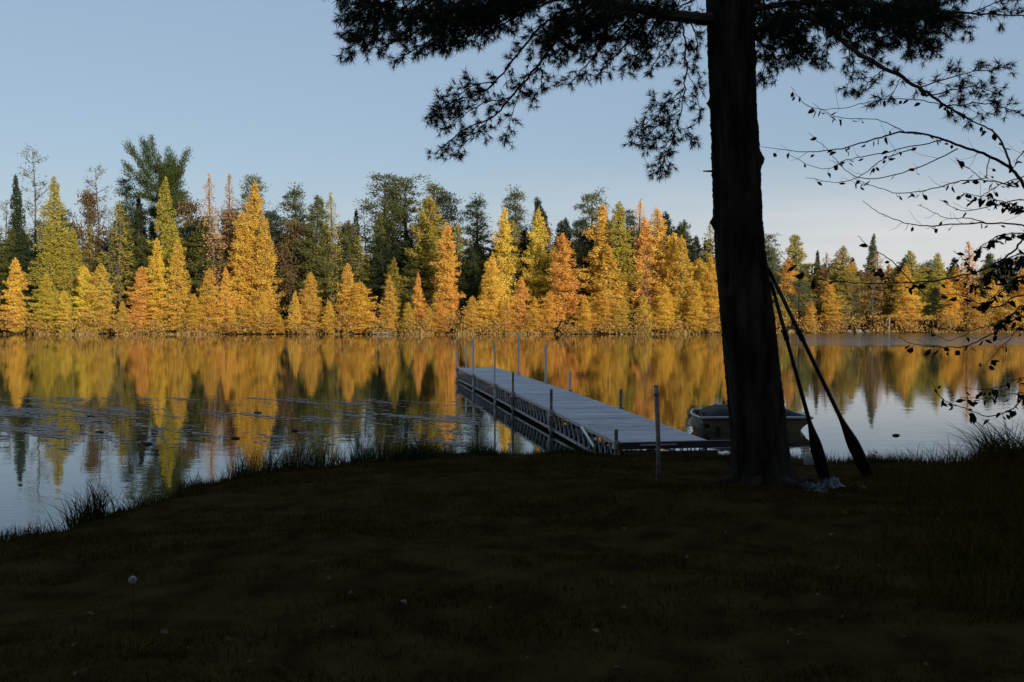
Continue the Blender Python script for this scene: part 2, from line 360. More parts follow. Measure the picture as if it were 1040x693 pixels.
VAR = {}
def variants(kind, fn, seeds, H):
    L = []
    for s in seeds:
        tr, cr = fn(s); L.append((tr.mesh(kind + '_trunk', M['farbark']), cr.mesh(kind + '_crown', M['leaf']), H))
    VAR[kind] = L
variants('tamarack', lambda s: larch_mesh(s, per=50, gap=.30 + .05 * (s % 4), pw=(.5, .78, .62, .45)[s % 4], Rr=(.15, .175, .16)[s % 3]), range(1, 9), 10.)
variants('tall_tamarack', lambda s: larch_mesh(s, Rr=.16, nb=150, per=46, low=.10, gap=.5, pw=.62), range(11, 16), 10.)
variants('thin_tamarack', lambda s: larch_mesh(s, Rr=.15, nb=90, per=24, low=.2, gap=.4, leafL=.18, leafW=.055, pw=.7, fill=.9), range(21, 25), 10.)
variants('spruce', lambda s: larch_mesh(s, Rr=.115, nb=150, per=60, low=.12, gap=.3, droop=.42, pw=.75, leafW=.07), range(31, 34), 10.)
variants('pine', lambda s: pine_mesh(s), range(41, 46), 16.)
variants('feather_pine', lambda s: larch_mesh(s, Rr=.19, nb=95, per=66, low=.22, gap=.5, droop=-.12, pw=.6, leafL=.2, leafW=.06), range(51, 54), 10.)
variants('bare_tree', lambda s: bare_mesh(s), range(61, 64), 10.)
variants('round_tree', lambda s: round_mesh(s), range(71, 74), 8.)

# windswept tall pine (unique)
_t = [(13.6, (-3.5, .3, 3.1)), (14.2, (-2.8, -.2, 4.3)), (14.8, (-1.8, .4, 4.1)), (15.0, (-.6, -.3, 4.1)), (14.4, (.7, .2, 3.6)), (13.6, (1.5, -.2, 3.4)), (12.9, (-2.2, .4, .9)), (12.2, (2.5, .3, 1.0)), (14.3, (1.1, .9, 2.2)), (13.9, (.3, -.9, 2.4)),
      (13.8, (2.8, .1, 3.9)), (13.2, (2.3, -.5, 2.4)), (13.6, (.2, 1.0, 2.6)), (12.8, (-1.5, .6, 1.2)), (11.4, (1.9, -.4, 1.2)), (10.6, (1.4, -.9, .9)), (10.0, (-1.1, .8, .6)),
      (9.2, (1.7, .6, .7)), (8.4, (-1.1, -.6, .5)), (7.6, (1.5, -.2, .5)), (11.8, (1.3, 1.1, 1.6)), (13.4, (.8, -.8, 2.6)), (12.0, (.5, -1.0, 1.4)), (12.6, (2.1, .5, 1.2)), (6.6, (1.2, .5, .4)), (6.8, (-1.0, .3, .4))]
_rw = np.random.default_rng(7)
for _i in range(30):
    _a = _i * 2.399; _l = _rw.uniform(1.0, 1.9); _t.append((_rw.uniform(5.5, 14.2), (math.cos(_a) * _l + .45, math.sin(_a) * _l, _rw.uniform(.3, 1.6))))
_tr, _cr = pine_mesh(77, 17.0, tips=[(z * 1.0, v) for z, v in _t], clump=150, plume=True, leafL=.30, leafW=.03)
VAR['windswept'] = [(_tr.mesh('windswept_trunk', M['farbark']), _cr.mesh('windswept_crown', M['leaf']), 19.3)]

# colours (albedo)
DPG = (.075, .10, .032)
GOLD, ORG, YEL, OLV, PGR, DGR, GRG, RUS, PNK, GRY = (.86, .545, .10), (.86, .48, .105), (.80, .585, .10), (.46, .375, .07), (.13, .14, .042), (.05, .068, .03), (.14, .155, .075), (.17, .115, .05), (.58, .34, .15), (.2, .18, .14)
CN = {DPG: 'green', GOLD: 'golden', ORG: 'orange', YEL: 'yellow', OLV: 'olive yellow', PGR: 'green', DGR: 'dark green', GRG: 'grey green', RUS: 'russet brown', PNK: 'pinkish orange', GRY: 'grey'}
KN = {'tamarack': 'tamarack', 'tall_tamarack': 'tamarack', 'thin_tamarack': 'tamarack', 'spruce': 'spruce', 'pine': 'pine', 'feather_pine': 'pine', 'bare_tree': 'bare tree', 'round_tree': 'leafy tree', 'windswept': 'pine'}
OB = {'tamarack': 'tamarack', 'spruce': 'spruce_tree', 'pine': 'pine_tree', 'bare tree': 'bare_tree', 'leafy tree': 'leafy_tree'}
# (px x, px top, px width, kind, colour, metres behind the waterline)
T = [
 # waterline row
 (14,262,36,'tamarack',GOLD,2),(46,279,38,'tamarack',YEL,2),(68,295,26,'tamarack',YEL,1.5),(90,270,32,'tamarack',YEL,2.5),(103,268,38,'tamarack',YEL,2),(143,271,36,'tamarack',ORG,2.5),
 (163,243,38,'tamarack',YEL,3),(181,244,42,'tamarack',GOLD,2.5),(213,273,32,'tamarack',GOLD,2),(229,271,26,'tamarack',ORG,3),(236,317,18,'tamarack',GOLD,1),(254,306,30,'tamarack',GOLD,1.5),
 (267,297,26,'tamarack',GOLD,1.2),(283,316,24,'tamarack',GOLD,1),(301,296,24,'tamarack',GOLD,1.5),(316,277,32,'tamarack',GOLD,2),(354,268,34,'tamarack',GOLD,2.5),(367,287,40,'tamarack',GOLD,1.6),
 (397,280,30,'tamarack',GOLD,2),(415,307,20,'tamarack',YEL,1.2),(425,277,22,'tamarack',ORG,3),(436,311,22,'tamarack',GOLD,1.2),(448,309,24,'tamarack',ORG,1.4),(455,226,40,'tall_tamarack',ORG,3.5),
 (478,301,24,'tamarack',GOLD,1.5),(502,261,36,'tamarack',GOLD,2.5),(528,281,28,'tamarack',ORG,2),(542,303,26,'tamarack',GOLD,1.5),(556,296,26,'tamarack',ORG,1.5),(573,237,48,'tall_tamarack',ORG,3.5),
 (594,300,26,'tamarack',GOLD,1.4),(611,296,32,'tamarack',GOLD,2),(655,300,26,'tamarack',YEL,1.6),(692,240,42,'tamarack',GOLD,3),(720,257,38,'tamarack',GOLD,2.5),(738,268,34,'tamarack',GOLD,2),(675,290,30,'tamarack',GOLD,1.6),(706,285,28,'tamarack',GOLD,1.5),
 (793,300,28,'round_tree',OLV,2),(811,285,34,'round_tree',GRG,3),(823,305,22,'tamarack',GOLD,1.5),(845,285,32,'tamarack',GOLD,2),(921,271,40,'tall_tamarack',GOLD,2),(948,292,30,'feather_pine',DGR,3),(964,284,38,'tall_tamarack',GOLD,2.5),(991,302,20,'tamarack',GOLD,1.5),
 (1007,286,30,'round_tree',GOLD,2.5),(1024,302,30,'round_tree',GOLD,2),(1044,300,30,'tamarack',GOLD,2),(-12,285,36,'tamarack',GOLD,2),(126,306,22,'tamarack',YEL,1.3),(197,300,22,'tamarack',GOLD,1.2),(335,305,24,'tamarack',GOLD,1.2),(514,303,24,'tamarack',GOLD,1.2),(632,305,26,'tamarack',YEL,1.4),
 # middle row
 (60,179,44,'tall_tamarack',OLV,7),(48,226,36,'tall_tamarack',OLV,6.5),(72,232,34,'tall_tamarack',OLV,6.2),(122,205,44,'thin_tamarack',OLV,7),(92,193,40,'round_tree',RUS,10),(220,179,38,'thin_tamarack',PNK,8),(240,178,34,'thin_tamarack',PNK,8.5),(257,184,46,'tall_tamarack',GOLD,6),(245,214,40,'tall_tamarack',GOLD,5.6),(268,222,38,'tall_tamarack',GOLD,5.3),
 (170,181,40,'tall_tamarack',OLV,7),(190,203,48,'round_tree',RUS,11),(203,222,50,'feather_pine',PGR,8),(318,199,46,'feather_pine',PGR,8),(335,196,38,'thin_tamarack',OLV,9),(402,262,34,'tamarack',OLV,6),
 (390,238,40,'feather_pine',DGR,9),(509,211,38,'tall_tamarack',YEL,8),(541,213,38,'tall_tamarack',YEL,7.5),(522,225,40,'thin_tamarack',OLV,9),(497,258,32,'tamarack',GOLD,5),(587,225,34,'pine',DGR,8),(609,208,40,'tall_tamarack',GOLD,6.5),
 (630,206,48,'tall_tamarack',OLV,6),(642,203,36,'thin_tamarack',ORG,8),(655,222,40,'tall_tamarack',ORG,6),(667,211,46,'tall_tamarack',GOLD,5.5),(680,237,40,'tall_tamarack',GOLD,4.5),(705,262,38,'tamarack',YEL,5),(620,250,44,'tamarack',GOLD,4.5),
 (350,228,40,'round_tree',GRY,11),(285,240,40,'round_tree',GRG,11),(436,200,48,'feather_pine',OLV,8),(416,250,44,'feather_pine',PGR,7),(478,250,36,'feather_pine',DGR,7),(560,250,36,'tall_tamarack',OLV,7),
 (786,252,30,'feather_pine',GRG,8),(839,258,30,'thin_tamarack',PNK,8),(858,250,42,'tall_tamarack',OLV,7),(895,255,34,'thin_tamarack',PNK,9),(931,255,38,'tall_tamarack',OLV,7),(952,257,36,'tall_tamarack',OLV,7),(983,246,36,'thin_tamarack',ORG,8),
 (1001,257,30,'feather_pine',PGR,8),(1019,262,34,'round_tree',DGR,8),(1038,264,34,'tall_tamarack',ORG,7),(872,275,36,'round_tree',RUS,9),(905,270,40,'tall_tamarack',OLV,9),(800,262,34,'tall_tamarack',ORG,7.5),(30,235,44,'feather_pine',DGR,9),(145,240,36,'feather_pine',PGR,9),(-10,225,50,'pine',PGR,9),
 # back row
 (22,178,28,'spruce',DGR,13),(4,205,36,'bare_tree',GRG,14),(40,151,44,'bare_tree',GRG,14),(103,171,40,'bare_tree',GRY,13),(127,184,34,'pine',DGR,14),(143,198,28,'spruce',DGR,13),(166,141,74,'windswept',DPG,12),
 (254,182,40,'pine',GRG,15),(275,216,34,'pine',DGR,14),(302,195,48,'pine',PGR,13),(363,213,20,'spruce',DGR,14),(330,205,34,'bare_tree',GRY,15),(375,210,30,'bare_tree',GRY,15),(389,180,54,'pine',PGR,12),(412,184,58,'pine',PGR,13),(440,190,46,'pine',PGR,14),(459,199,40,'pine',DGR,13),(484,205,42,'pine',DGR,13),
 (524,197,44,'pine',GRG,13),(553,201,38,'spruce',DGR,12),(600,198,42,'pine',PGR,13),(575,222,34,'spruce',DGR,14),(694,224,36,'feather_pine',PGR,11),(640,215,36,'pine',DGR,14),(660,232,36,'spruce',DGR,13),
 (780,240,32,'pine',GRG,13),(809,238,42,'feather_pine',OLV,12),(827,255,18,'spruce',DGR,12),(880,238,20,'spruce',GRG,12),(866,262,26,'spruce',DGR,13),(915,262,30,'spruce',DGR,13),(968,262,28,'spruce',DGR,13),(1045,255,40,'spruce',DGR,13),(237,215,40,'pine',DGR,15),(62,215,40,'pine',DGR,15),(745,235,40,'pine',PGR,12),(765,250,36,'spruce',DGR,12),
 (1003,258,26,'spruce',DGR,13),(942,268,30,'pine',DGR,13),(850,268,30,'pine',DGR,13),(720,245,34,'spruce',DGR,13),
 # grey stems standing in front
 (866,285,14,'bare_tree',GRY,1.5),(884,272,16,'bare_tree',GRY,1.6),(112,215,22,'bare_tree',GRY,6),(657,250,16,'bare_tree',GRY,2.0),
]
ANC = [(-30, 'photo left edge'), (166, 'tall windswept pine'), (455, 'dock far end'), (757, 'foreground trunk'), (1100, 'photo right edge')]
ORD = ['first', 'second', 'third', 'fourth', 'fifth', 'sixth', 'seventh', 'eighth', 'ninth', 'tenth', 'eleventh', 'twelfth', 'thirteenth', 'fourteenth', 'fifteenth', 'sixteenth', 'seventeenth', 'eighteenth', 'nineteenth', 'twentieth'] + ['twenty ' + q for q in ('first', 'second', 'third', 'fourth', 'fifth', 'sixth', 'seventh', 'eighth', 'ninth')] + ['thirtieth'] + ['thirty ' + q for q in ('first', 'second', 'third', 'fourth', 'fifth')]
_rf = random.Random(12)
for _x in range(-8, 745, 17):       # darker and olive trees standing close behind the larches
    T.append((_x + _rf.uniform(-5, 5), _rf.uniform(214, 252), _rf.uniform(30, 44), *_rf.choice([('feather_pine', DGR), ('feather_pine', PGR), ('thin_tamarack', OLV), ('pine', DGR), ('tall_tamarack', OLV), ('round_tree', RUS), ('spruce', DGR), ('feather_pine', PGR)]), _rf.uniform(8.5, 11)))
for _x in range(782, 1045, 17):
    T.append((_x + _rf.uniform(-5, 5), _rf.uniform(262, 282), _rf.uniform(26, 36), *_rf.choice([('feather_pine', DGR), ('pine', DGR), ('thin_tamarack', OLV), ('tall_tamarack', OLV), ('feather_pine', PGR), ('tamarack', GOLD)]), _rf.uniform(8.5, 11)))
T.sort(key=lambda t: t[0])
cnt = {}
rr_ = random.Random(5)
def row_of(b): return 'at the waterline' if b < 4 else ('in mid wood' if b < 11.5 else 'behind the wood')
SPECIAL = {(455, 226): 'tall orange tamarack standing alone before dark pines, above the dock far end', (166, 141): 'tallest far pine, windswept crown with arms reaching up and left',
           (389, 180): 'tall green pine with a thin pointed top, left of the dock far end', (40, 151): 'tall thin tree with sparse grey crown near left edge of the photo'}
for (px, py, w, kind, col, back) in T:
    fy = lambda X: float(np.interp(X, FAR[:, 0], FAR[:, 1]))
    X = (px - CX) / F * 90; Y = fy(X) + back; X = at(px, 330, Y).x; Y = fy(X) + back; X = at(px, 330, Y).x
    z0 = gz(X, Y) - .05; h = at(px, py, Y).z - z0; mw = w * (.98 if back < 4 else 1.12) / F * Y
    kn = KN[kind]; row = row_of(back); anc = max([a for a in ANC if a[0] <= px + 1] or [ANC[0]], key=lambda a: a[0])
    key = (kn, row, anc[1]); k = cnt.get(key, 0); cnt[key] = k + 1
    label = SPECIAL.get((px, py)) or f"{CN[col]} {kn} {row}, {ORD[k]} {kn} right of {anc[1]}"
    if anc[0] == -30 and (px, py) not in SPECIAL: label = f"{CN[col]} {kn} {row}, {ORD[k]} {kn} from {anc[1]}"
    V = VAR[kind]; trm, crm, Hm = V[rr_.randrange(len(V))]
    root = empty(OB[kn], (X, Y, z0), rr_.uniform(0, 6.28) if kind != 'windswept' else 0); root.rotation_euler[0] = rr_.gauss(0, .026); root.rotation_euler[1] = rr_.gauss(0, .026)
    base_w = {'tamarack': .325, 'tall_tamarack': .32, 'thin_tamarack': .27, 'spruce': .22, 'pine': .27, 'feather_pine': .34, 'bare_tree': .30, 'round_tree': .56, 'windswept': .33}[kind] * Hm
    sc = mw / base_w if kind != 'windswept' else 1.0; sz = h / Hm; root.scale = (sc * rr_.uniform(.88, 1.12), sc * rr_.uniform(.88, 1.12), sz)
    tag(root, label, kn if kn != 'bare tree' else 'tree', {'tamarack': 'tamaracks on the far shore', 'spruce': 'spruces on the far shore', 'pine': 'pines on the far shore', 'bare tree': 'bare trees on the far shore', 'leafy tree': 'leafy trees on the far shore'}[kn])
    o1 = bpy.data.objects.new('trunk', trm); C.objects.link(o1); o1.parent = root
    o2 = bpy.data.objects.new('crown', crm); C.objects.link(o2); o2.parent = root
    j = [rr_.uniform(.85, 1.15) for _ in range(3)]; v = rr_.uniform(.85, 1.12)
    o2.color = (min(.9, col[0] * v), min(.9, col[1] * v * (j[1] * .3 + .7)), col[2] * v * j[2], 1)

# ------------------------------------------------------------------ far wood mass, undergrowth, reeds
r = np.random.default_rng(100)
def far_y(X): return np.interp(X, FAR[:, 0], FAR[:, 1])
g = G(); X = r.uniform(-95, 110, 170000); Y = far_y(X) + r.uniform(15, 30, len(X))
top = np.where(X < 25, 9.6, 6.4) * (.88 + .2 * np.sin(X * .9) * np.sin(X * .37 + 1) + .08 * np.sin(X * 2.7)) * r.uniform(.8, 1.05, len(X))
Z = top * r.uniform(0, 1, len(X)) ** .8 + .6
g.leaves(np.stack([X, Y, Z], 1), r.normal(size=(len(X), 3)), r.uniform(.3, .6, len(X)), r.uniform(.18, .3, len(X)), r)
for i in range(260):
    x = r.uniform(-95, 110); y = far_y(x) + r.uniform(13, 24); h = (7.8 if x < 25 else 5) * r.uniform(.8, 1.1)
    g.tube([(x, y, 0), (x + r.normal() * .2, y, h)], [.12, .03], 5, False)
bw = g.build('background_wood', M['leaf']); bw.color = (.035, .036, .018, 1); tag(bw, 'dark mixed wood filling the space behind the far shore trees', 'wood', kind='stuff')

g = G(); n = 1300; cx_ = r.uniform(-80, 90, n); cx_ = cx_ + 1.2 * np.sin(cx_ * 1.9); cy_ = far_y(cx_) + np.where(r.uniform(size=n) < .6, r.uniform(-.3, 1.2, n), r.uniform(.6, 9, n)); ch = r.uniform(.1, 1.2, n) * (1 + .5 * np.sin(cx_ * .8))
k = 26; idx = np.repeat(np.arange(n), k); P = np.stack([cx_, cy_, ch], 1)[idx] + r.normal(size=(n * k, 3)) * [.35, .35, .3]; P[:, 2] = np.abs(P[:, 2])
g.leaves(P, r.normal(size=P.shape) + [0, 0, .4], r.uniform(.15, .3, len(P)), r.uniform(.06, .13, len(P)), r)
ug = g.build('undergrowth', M['leaf']); ug.color = (.46, .28, .085, 1); tag(ug, 'low rust and gold shrubs massed under the far shore trees', 'undergrowth', kind='stuff')

g = G(); n = 16000; X = r.uniform(-80, 90, n); Y = far_y(X) + r.normal(size=n) * .5 + .1 + .4 * wob(X, Y[:n] * 0, .25, 9); dens = ssm(np.sin(X * .6) + np.sin(X * 1.7 + 2) + r.normal(size=n) * .6, -1.2, .6)
ok = r.uniform(size=n) < dens * .95 + .03; X, Y = X[ok], Y[ok]; n = len(X)
g.leaves(np.stack([X, Y, np.zeros(n) - .05], 1), np.stack([r.normal(size=n) * .55, r.normal(size=n) * .4, np.ones(n)], 1), r.uniform(.12, .5, n) * (1 + .5 * np.sin(X * 1.3)), r.uniform(.03, .06, n), r, tri=True)
rd = g.build('shore_reeds', M['leaf']); rd.color = (.46, .30, .11, 1); tag(rd, 'brown dry reeds fringing the far waterline', 'reeds', kind='stuff')

# pale stones, driftwood and stakes on the far shore
M['stone'] = noise_mat('pale_stone', (.15, .13, .11), (.3, .27, .23), 3, .85, .4, spec=.2)
def rock(name, loc, s, seed, mat):
    rk = np.random.default_rng(seed); n1, n2 = 10, 7; V = []
    for i in range(n2 + 1):
        for j in range(n1):
            th = math.pi * i / n2; ph = 2 * math.pi * j / n1; rad = 1 + .18 * math.sin(3 * ph + seed) * math.sin(th * 2) + rk.normal() * .05
            V.append((math.sin(th) * math.cos(ph) * s[0] * rad, math.sin(th) * math.sin(ph) * s[1] * rad, math.cos(th) * s[2] * rad))
    g = G(); g.add(V, q=[(i * n1 + j, i * n1 + (j + 1) % n1, (i + 1) * n1 + (j + 1) % n1, (i + 1) * n1 + j) for i in range(n2) for j in range(n1)])
    o = g.build(name, mat); o.location = loc; o.rotation_euler = (0, 0, seed); return o
for i, (px, s, lab) in enumerate([(631, .16, 'pale boulder at the far waterline below tall golden tamaracks'), (862, .22, 'leftmost pale stone on the far shore right of the foreground trunk'), (872, .3, 'largest pale stone on the far shore clearing at right'),
                                  (880, .18, 'small pale stone just right of the largest stone, far shore'), (803, .24, 'pale stone at far waterline just right of the foreground trunk')]):
    Yr = 87.2 if px < 700 else 93.6
    p = at(px, 338, Yr); o = rock('boulder', (p.x, Yr, gz(p.x, Yr) + .12), (s * 1.3, s, s * .7), i + 2, M['stone']); tag(o, lab, 'boulder', 'pale boulders on the far shore')
g = G(); p = at(388, 338, 87); g.tube([(-1.3, .2, .05), (-.4, 0, .22), (.7, .1, .12), (1.4, -.2, .32)], [.09, .14, .11, .04], 7); g.tube([(.2, 0, .15), (.5, -.1, .6)], [.05, .015], 5)
o = g.build('driftwood_log', M['stone']); o.location = (p.x, 87, .05); o.scale = (.8, .6, .5); tag(o, 'pale driftwood log on the far waterline by a dark gap in the trees', 'log')
g = G(); p = at(903, 334, 94.5); g.tube([(0, 0, -.3), (0, 0, 1.1)], [.09, .08], 8); g.tube([(0, 0, 1.1), (0, 0, 1.2)], [.11, .05], 8)
o = g.build('wooden_post', M['stone']); o.location = (p.x, 94.5, .2); tag(o, 'short pale post on the far shore clearing at right', 'post')

# ------------------------------------------------------------------ floating weed on the lake
g = G(); n = 150000; X = r.uniform(-14, -.6, n); Y = r.uniform(13.8, 22.8, n)
den = .4 * wob(X * .8, Y * 1.0, 1.3, 21) + .5 * wob(X * 1.6, Y * 2.2, 3.2, 22) + .4 * wob(X * 3, Y * 4, 4.5, 23) + .25 * np.cos(Y * 2.1 + .5 * X + 1.3 * np.sin(X * 1.1)) - .05 * np.abs(Y - 18.2) ** 1.7
den = den + .9 * np.clip(wob(X * .5, Y * .55, 1.0, 29), -1.2, .6)
ok = r.normal(size=n) * .6 + den > .85; X, Y = X[ok], Y[ok]; n = len(X); s = r.uniform(.008, .034, n)
th = np.arange(6) * np.pi / 3; V = np.stack([X[:, None] + s[:, None] * np.cos(th) * 1.3, Y[:, None] + s[:, None] * np.sin(th), np.full((n, 6), .004) + r.uniform(0, .004, n)[:, None]], -1).reshape(-1, 3)
b0 = np.arange(n)[:, None] * 6
g.add(V, q=np.concatenate([b0 + [0, 1, 2, 3], b0 + [0, 3, 4, 5]]))
M['weed'] = noise_mat('floating_weed', (.15, .115, .095), (.27, .21, .18), 2, .5, 0, spec=.5)
tag(g.build('floating_weed', M['weed']), 'greyish mats of small floating leaves on the calm water at left', 'water weed', kind='stuff')
g = G(); pb = [(100, 440), (92, 424), (262, 420), (240, 446), (300, 438), (150, 452), (910, 443)]
for i, (px, py) in enumerate(pb):
    Y_ = H0 * F / (py - 317); p = at(px, py, Y_); g = G()
    m_ = 9; a = np.arange(m_) * 2 * np.pi / m_; rad = .035 + .015 * np.sin(a * 2 + i) + .02 * np.sin(a * 3)
    top = [(rad[j] * 1.6 * math.cos(a[j]), rad[j] * math.sin(a[j]), .012) for j in range(m_)]; lo = [(x * .8, y * .8, -.01) for x, y, z in top]
    g.add(top + lo + [(0, 0, .03)], t=[(j, (j + 1) % m_, 2 * m_) for j in range(m_)], q=[(j, j + m_, (j + 1) % m_ + m_, (j + 1) % m_) for j in range(m_)])
    o = g.build('floating_leaf_clump', M['twig']); o.location = (p.x, Y_, .004)
    tag(o, 'lone dark scrap floating on open water right of the oars' if px > 900 else 'small dark scrap afloat on the weed mats, ' + {92: 'leftmost', 100: 'second from the left', 150: 'third from the left', 240: 'third from the right', 262: 'second from the right', 300: 'rightmost'}[px], 'floating debris', None if px > 900 else 'dark scraps floating in the weed')

# ------------------------------------------------------------------ woods behind the camera (throws the long shade on this bank)
g = G(); rw = np.random.default_rng(9); n = 170000
X = rw.uniform(-75, 75, n); Y = rw.uniform(-34, -19, n); sd_ = rw.uniform(size=n) < .38; X = np.where(sd_, np.where(rw.uniform(size=n) < .5, rw.uniform(-30, -15, n), rw.uniform(11, 26, n)), X); Y = np.where(sd_, np.where(X < 0, rw.uniform(-22, -2, n), rw.uniform(-22, 6, n)), Y)
top = np.where(sd_, 13, 15.5) + 2.0 * np.sin(X * .5) + 1.2 * np.sin(X * 1.3 + 2)
Z = top * rw.uniform(0, 1, n) + .5
g.leaves(np.stack([X, Y, Z], 1), rw.normal(size=(n, 3)), rw.uniform(.6, 1.3, n), rw.uniform(.4, .8, n), rw)
for i in range(70):
    x = rw.uniform(-75, 75); y = rw.uniform(-34, -18); g.tube([(x, y, 0), (x, y, 14)], [.25, .08], 7, False)
wb = g.build('shore_wood', M['leaf']); wb.color = (.045, .05, .02, 1); tag(wb, 'dense wood on the near shore behind the viewer, shading the lawn', 'wood', kind='stuff')

# ------------------------------------------------------------------ near bank: lawn, edge grass, long grass
rg = np.random.default_rng(11)
def blades(g, X, Y, h, w, lean, rng, seg=3, zoff=-.01, bias=(0, 0)):
    n = len(X); Z = ground_z(X, Y) + zoff; a = rng.uniform(0, 6.28, n); ln = np.abs(rng.normal(size=n)) * lean + lean * .3
    dx, dy = np.cos(a) * ln + bias[0], np.sin(a) * ln + bias[1]; sa = rng.uniform(0, 6.28, n); sx, sy = np.cos(sa), np.sin(sa)
    rows = []
    for k in range(seg + 1):
        t = k / seg; ww = w * (1 - t) ** .7 / 2 * (1 if k < seg else 0); px_ = X + dx * h * t ** 2; py_ = Y + dy * h * t ** 2; pz = Z + h * (t - .28 * np.minimum(ln, 1.3) * t * t)
        if k < seg: rows += [np.stack([px_ - sx * ww, py_ - sy * ww, pz], 1), np.stack([px_ + sx * ww, py_ + sy * ww, pz], 1)]
        else: rows += [np.stack([px_, py_, pz], 1)]
    V = np.stack(rows, 1); m = V.shape[1]; b = np.arange(n)[:, None] * m
    q = np.concatenate([b + [2 * k, 2 * k + 1, 2 * k + 3, 2 * k + 2] for k in range(seg - 1)]) if seg > 1 else None
    t = b + [2 * seg - 2, 2 * seg - 1, 2 * seg]; g.add(V.reshape(-1, 3), t=t, q=q)
def wedge(n, y0, y1, rng, half=.56):
    Y = np.sqrt(rng.uniform(y0 * y0, y1 * y1, n)); X = rng.uniform(-half, half, n) * Y; return X, Y
g = G(); X, Y = wedge(210000, 3.2, 13.2, rg); s = inland(X, Y); ok = (s > .15) & (rg.uniform(size=len(X)) < .6 + .25 * wob(X, Y * 1.8, 1.6, 8)); X, Y = X[ok], Y[ok]
blades(g, X, Y, rg.uniform(.02, .06, len(X)) * (1.15 + .55 * np.clip(wob(X, Y * 2.2, 1.7, 33), -1, 1.3)), rg.uniform(.004, .008, len(X)), .8, rg, 2)
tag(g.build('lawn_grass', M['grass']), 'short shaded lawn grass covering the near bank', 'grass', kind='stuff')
# edge grass
g = G(); nC = 900; t_ = rg.uniform(-6.6, 9, nC); cy = np.interp(t_, NEAR[:, 0], NEAR[:, 1]); off = rg.uniform(-.05, .75, nC)
hC = rg.uniform(.07, .17, nC) * (1 + 1.5 * np.clip(wob(t_, t_ * 0, 2.2, 14), -.2, 1.2) * (t_ < 1)); 
steep = np.where((t_ < -3.4), 1, 0); cx = t_ + steep * off * .5; cy = cy - off * (1 - .5 * steep)
k = 22; idx = np.repeat(np.arange(nC), k); X = cx[idx] + rg.normal(size=nC * k) * .07; Y = cy[idx] + rg.normal(size=nC * k) * .07; hh = hC[idx] * rg.uniform(.5, 1.3, nC * k)
far_dock = (X > 1.0) & (X < 2.7) ; hh = np.where(far_dock, hh * .35, hh)
blades(g, X, Y, hh, rg.uniform(.004, .009, len(X)), .45, rg, 3)
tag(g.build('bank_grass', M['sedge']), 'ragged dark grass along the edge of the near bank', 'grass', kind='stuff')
# long arching grass at right
g = G(); n = 15000; X = rg.uniform(2.2, 8.2, n); Y = rg.uniform(4.6, 11.8, n); edge = ssm(X / Y, .30, .50) ; ok = rg.uniform(size=n) < edge; X, Y = X[ok], Y[ok]
blades(g, X, Y, rg.uniform(.12, .42, len(X)) * (.5 + .7 * ssm(X / Y, .33, .5)), rg.uniform(.004, .009, len(X)), .7, rg, 4, bias=(-.25, -.1))
tag(g.build('long_grass', M['grass']), 'long arching uncut grass at the right side of the bank', 'grass', kind='stuff')

def tuft(name, px, py, Y, n, h, spread, lean, seed, label, mat='sedge', group=None, bias=(0, 0), w=(.005, .011)):
    rt = np.random.default_rng(seed); p = at(px, py, Y); z = gz(p.x, Y); g = G()
    X_ = p.x + rt.normal(size=n) * spread; Y_ = Y + rt.normal(size=n) * spread * .8
    blades(g, X_, Y_, h * rt.uniform(.45, 1.1, n), rt.uniform(*w, n), lean, rt, 5, -.02, bias)
    o = g.build(name, M[mat]); me = o.data; me.transform(Matrix.Translation((-p.x, -Y, -z))); o.location = (p.x, Y, z)
    return tag(o, label, 'sedge', group)
tuft('sedge_tuft', 90, 526, 8.65, 300, .42, .11, .5, 1, 'spiky sedge tuft jutting into the water, leftmost and tallest on the left bank', group='sedge tufts on the bank edge')
tuft('sedge_tuft', 135, 508, 9.5, 220, .34, .12, .55, 2, 'sedge tuft second from left, just right of the tallest spiky one', group='sedge tufts on the bank edge')
tuft('sedge_tuft', 182, 488, 10.6, 160, .30, .10, .5, 3, 'narrow sedge tuft third from left on the bank edge', group='sedge tufts on the bank edge')
tuft('sedge_tuft', 20, 546, 7.7, 260, .18, .16, .5, 4, 'low sedge tuft at the left edge of the photo', group='sedge tufts on the bank edge')
tuft('sedge_tuft', 300, 474, 11.6, 220, .30, .17, .4, 5, 'sedge tuft on the bank edge midway between left side and dock', group='sedge tufts on the bank edge')
tuft('sedge_tuft', 345, 470, 12.0, 220, .31, .17, .4, 6, 'broad sedge tuft on the bank edge left of the dock, under the sky reflection', group='sedge tufts on the bank edge')
tuft('sedge_tuft', 430, 464, 12.4, 220, .22, .16, .4, 7, 'low sedge tuft on the bank edge just left of the dock', group='sedge tufts on the bank edge')
tuft('sedge_tuft', 1024, 464, 11.4, 420, .66, .16, .8, 8, 'tall arching sedge at the right edge of the photo against the water', group='sedge tufts on the bank edge', bias=(-.35, 0), w=(.008, .017))
tuft('sedge_tuft', 838, 462, 11.5, 40, .22, .12, .35, 9, 'thin sedge tuft between the two oar blades at the water edge', group='sedge tufts on the bank edge', w=(.003, .006))

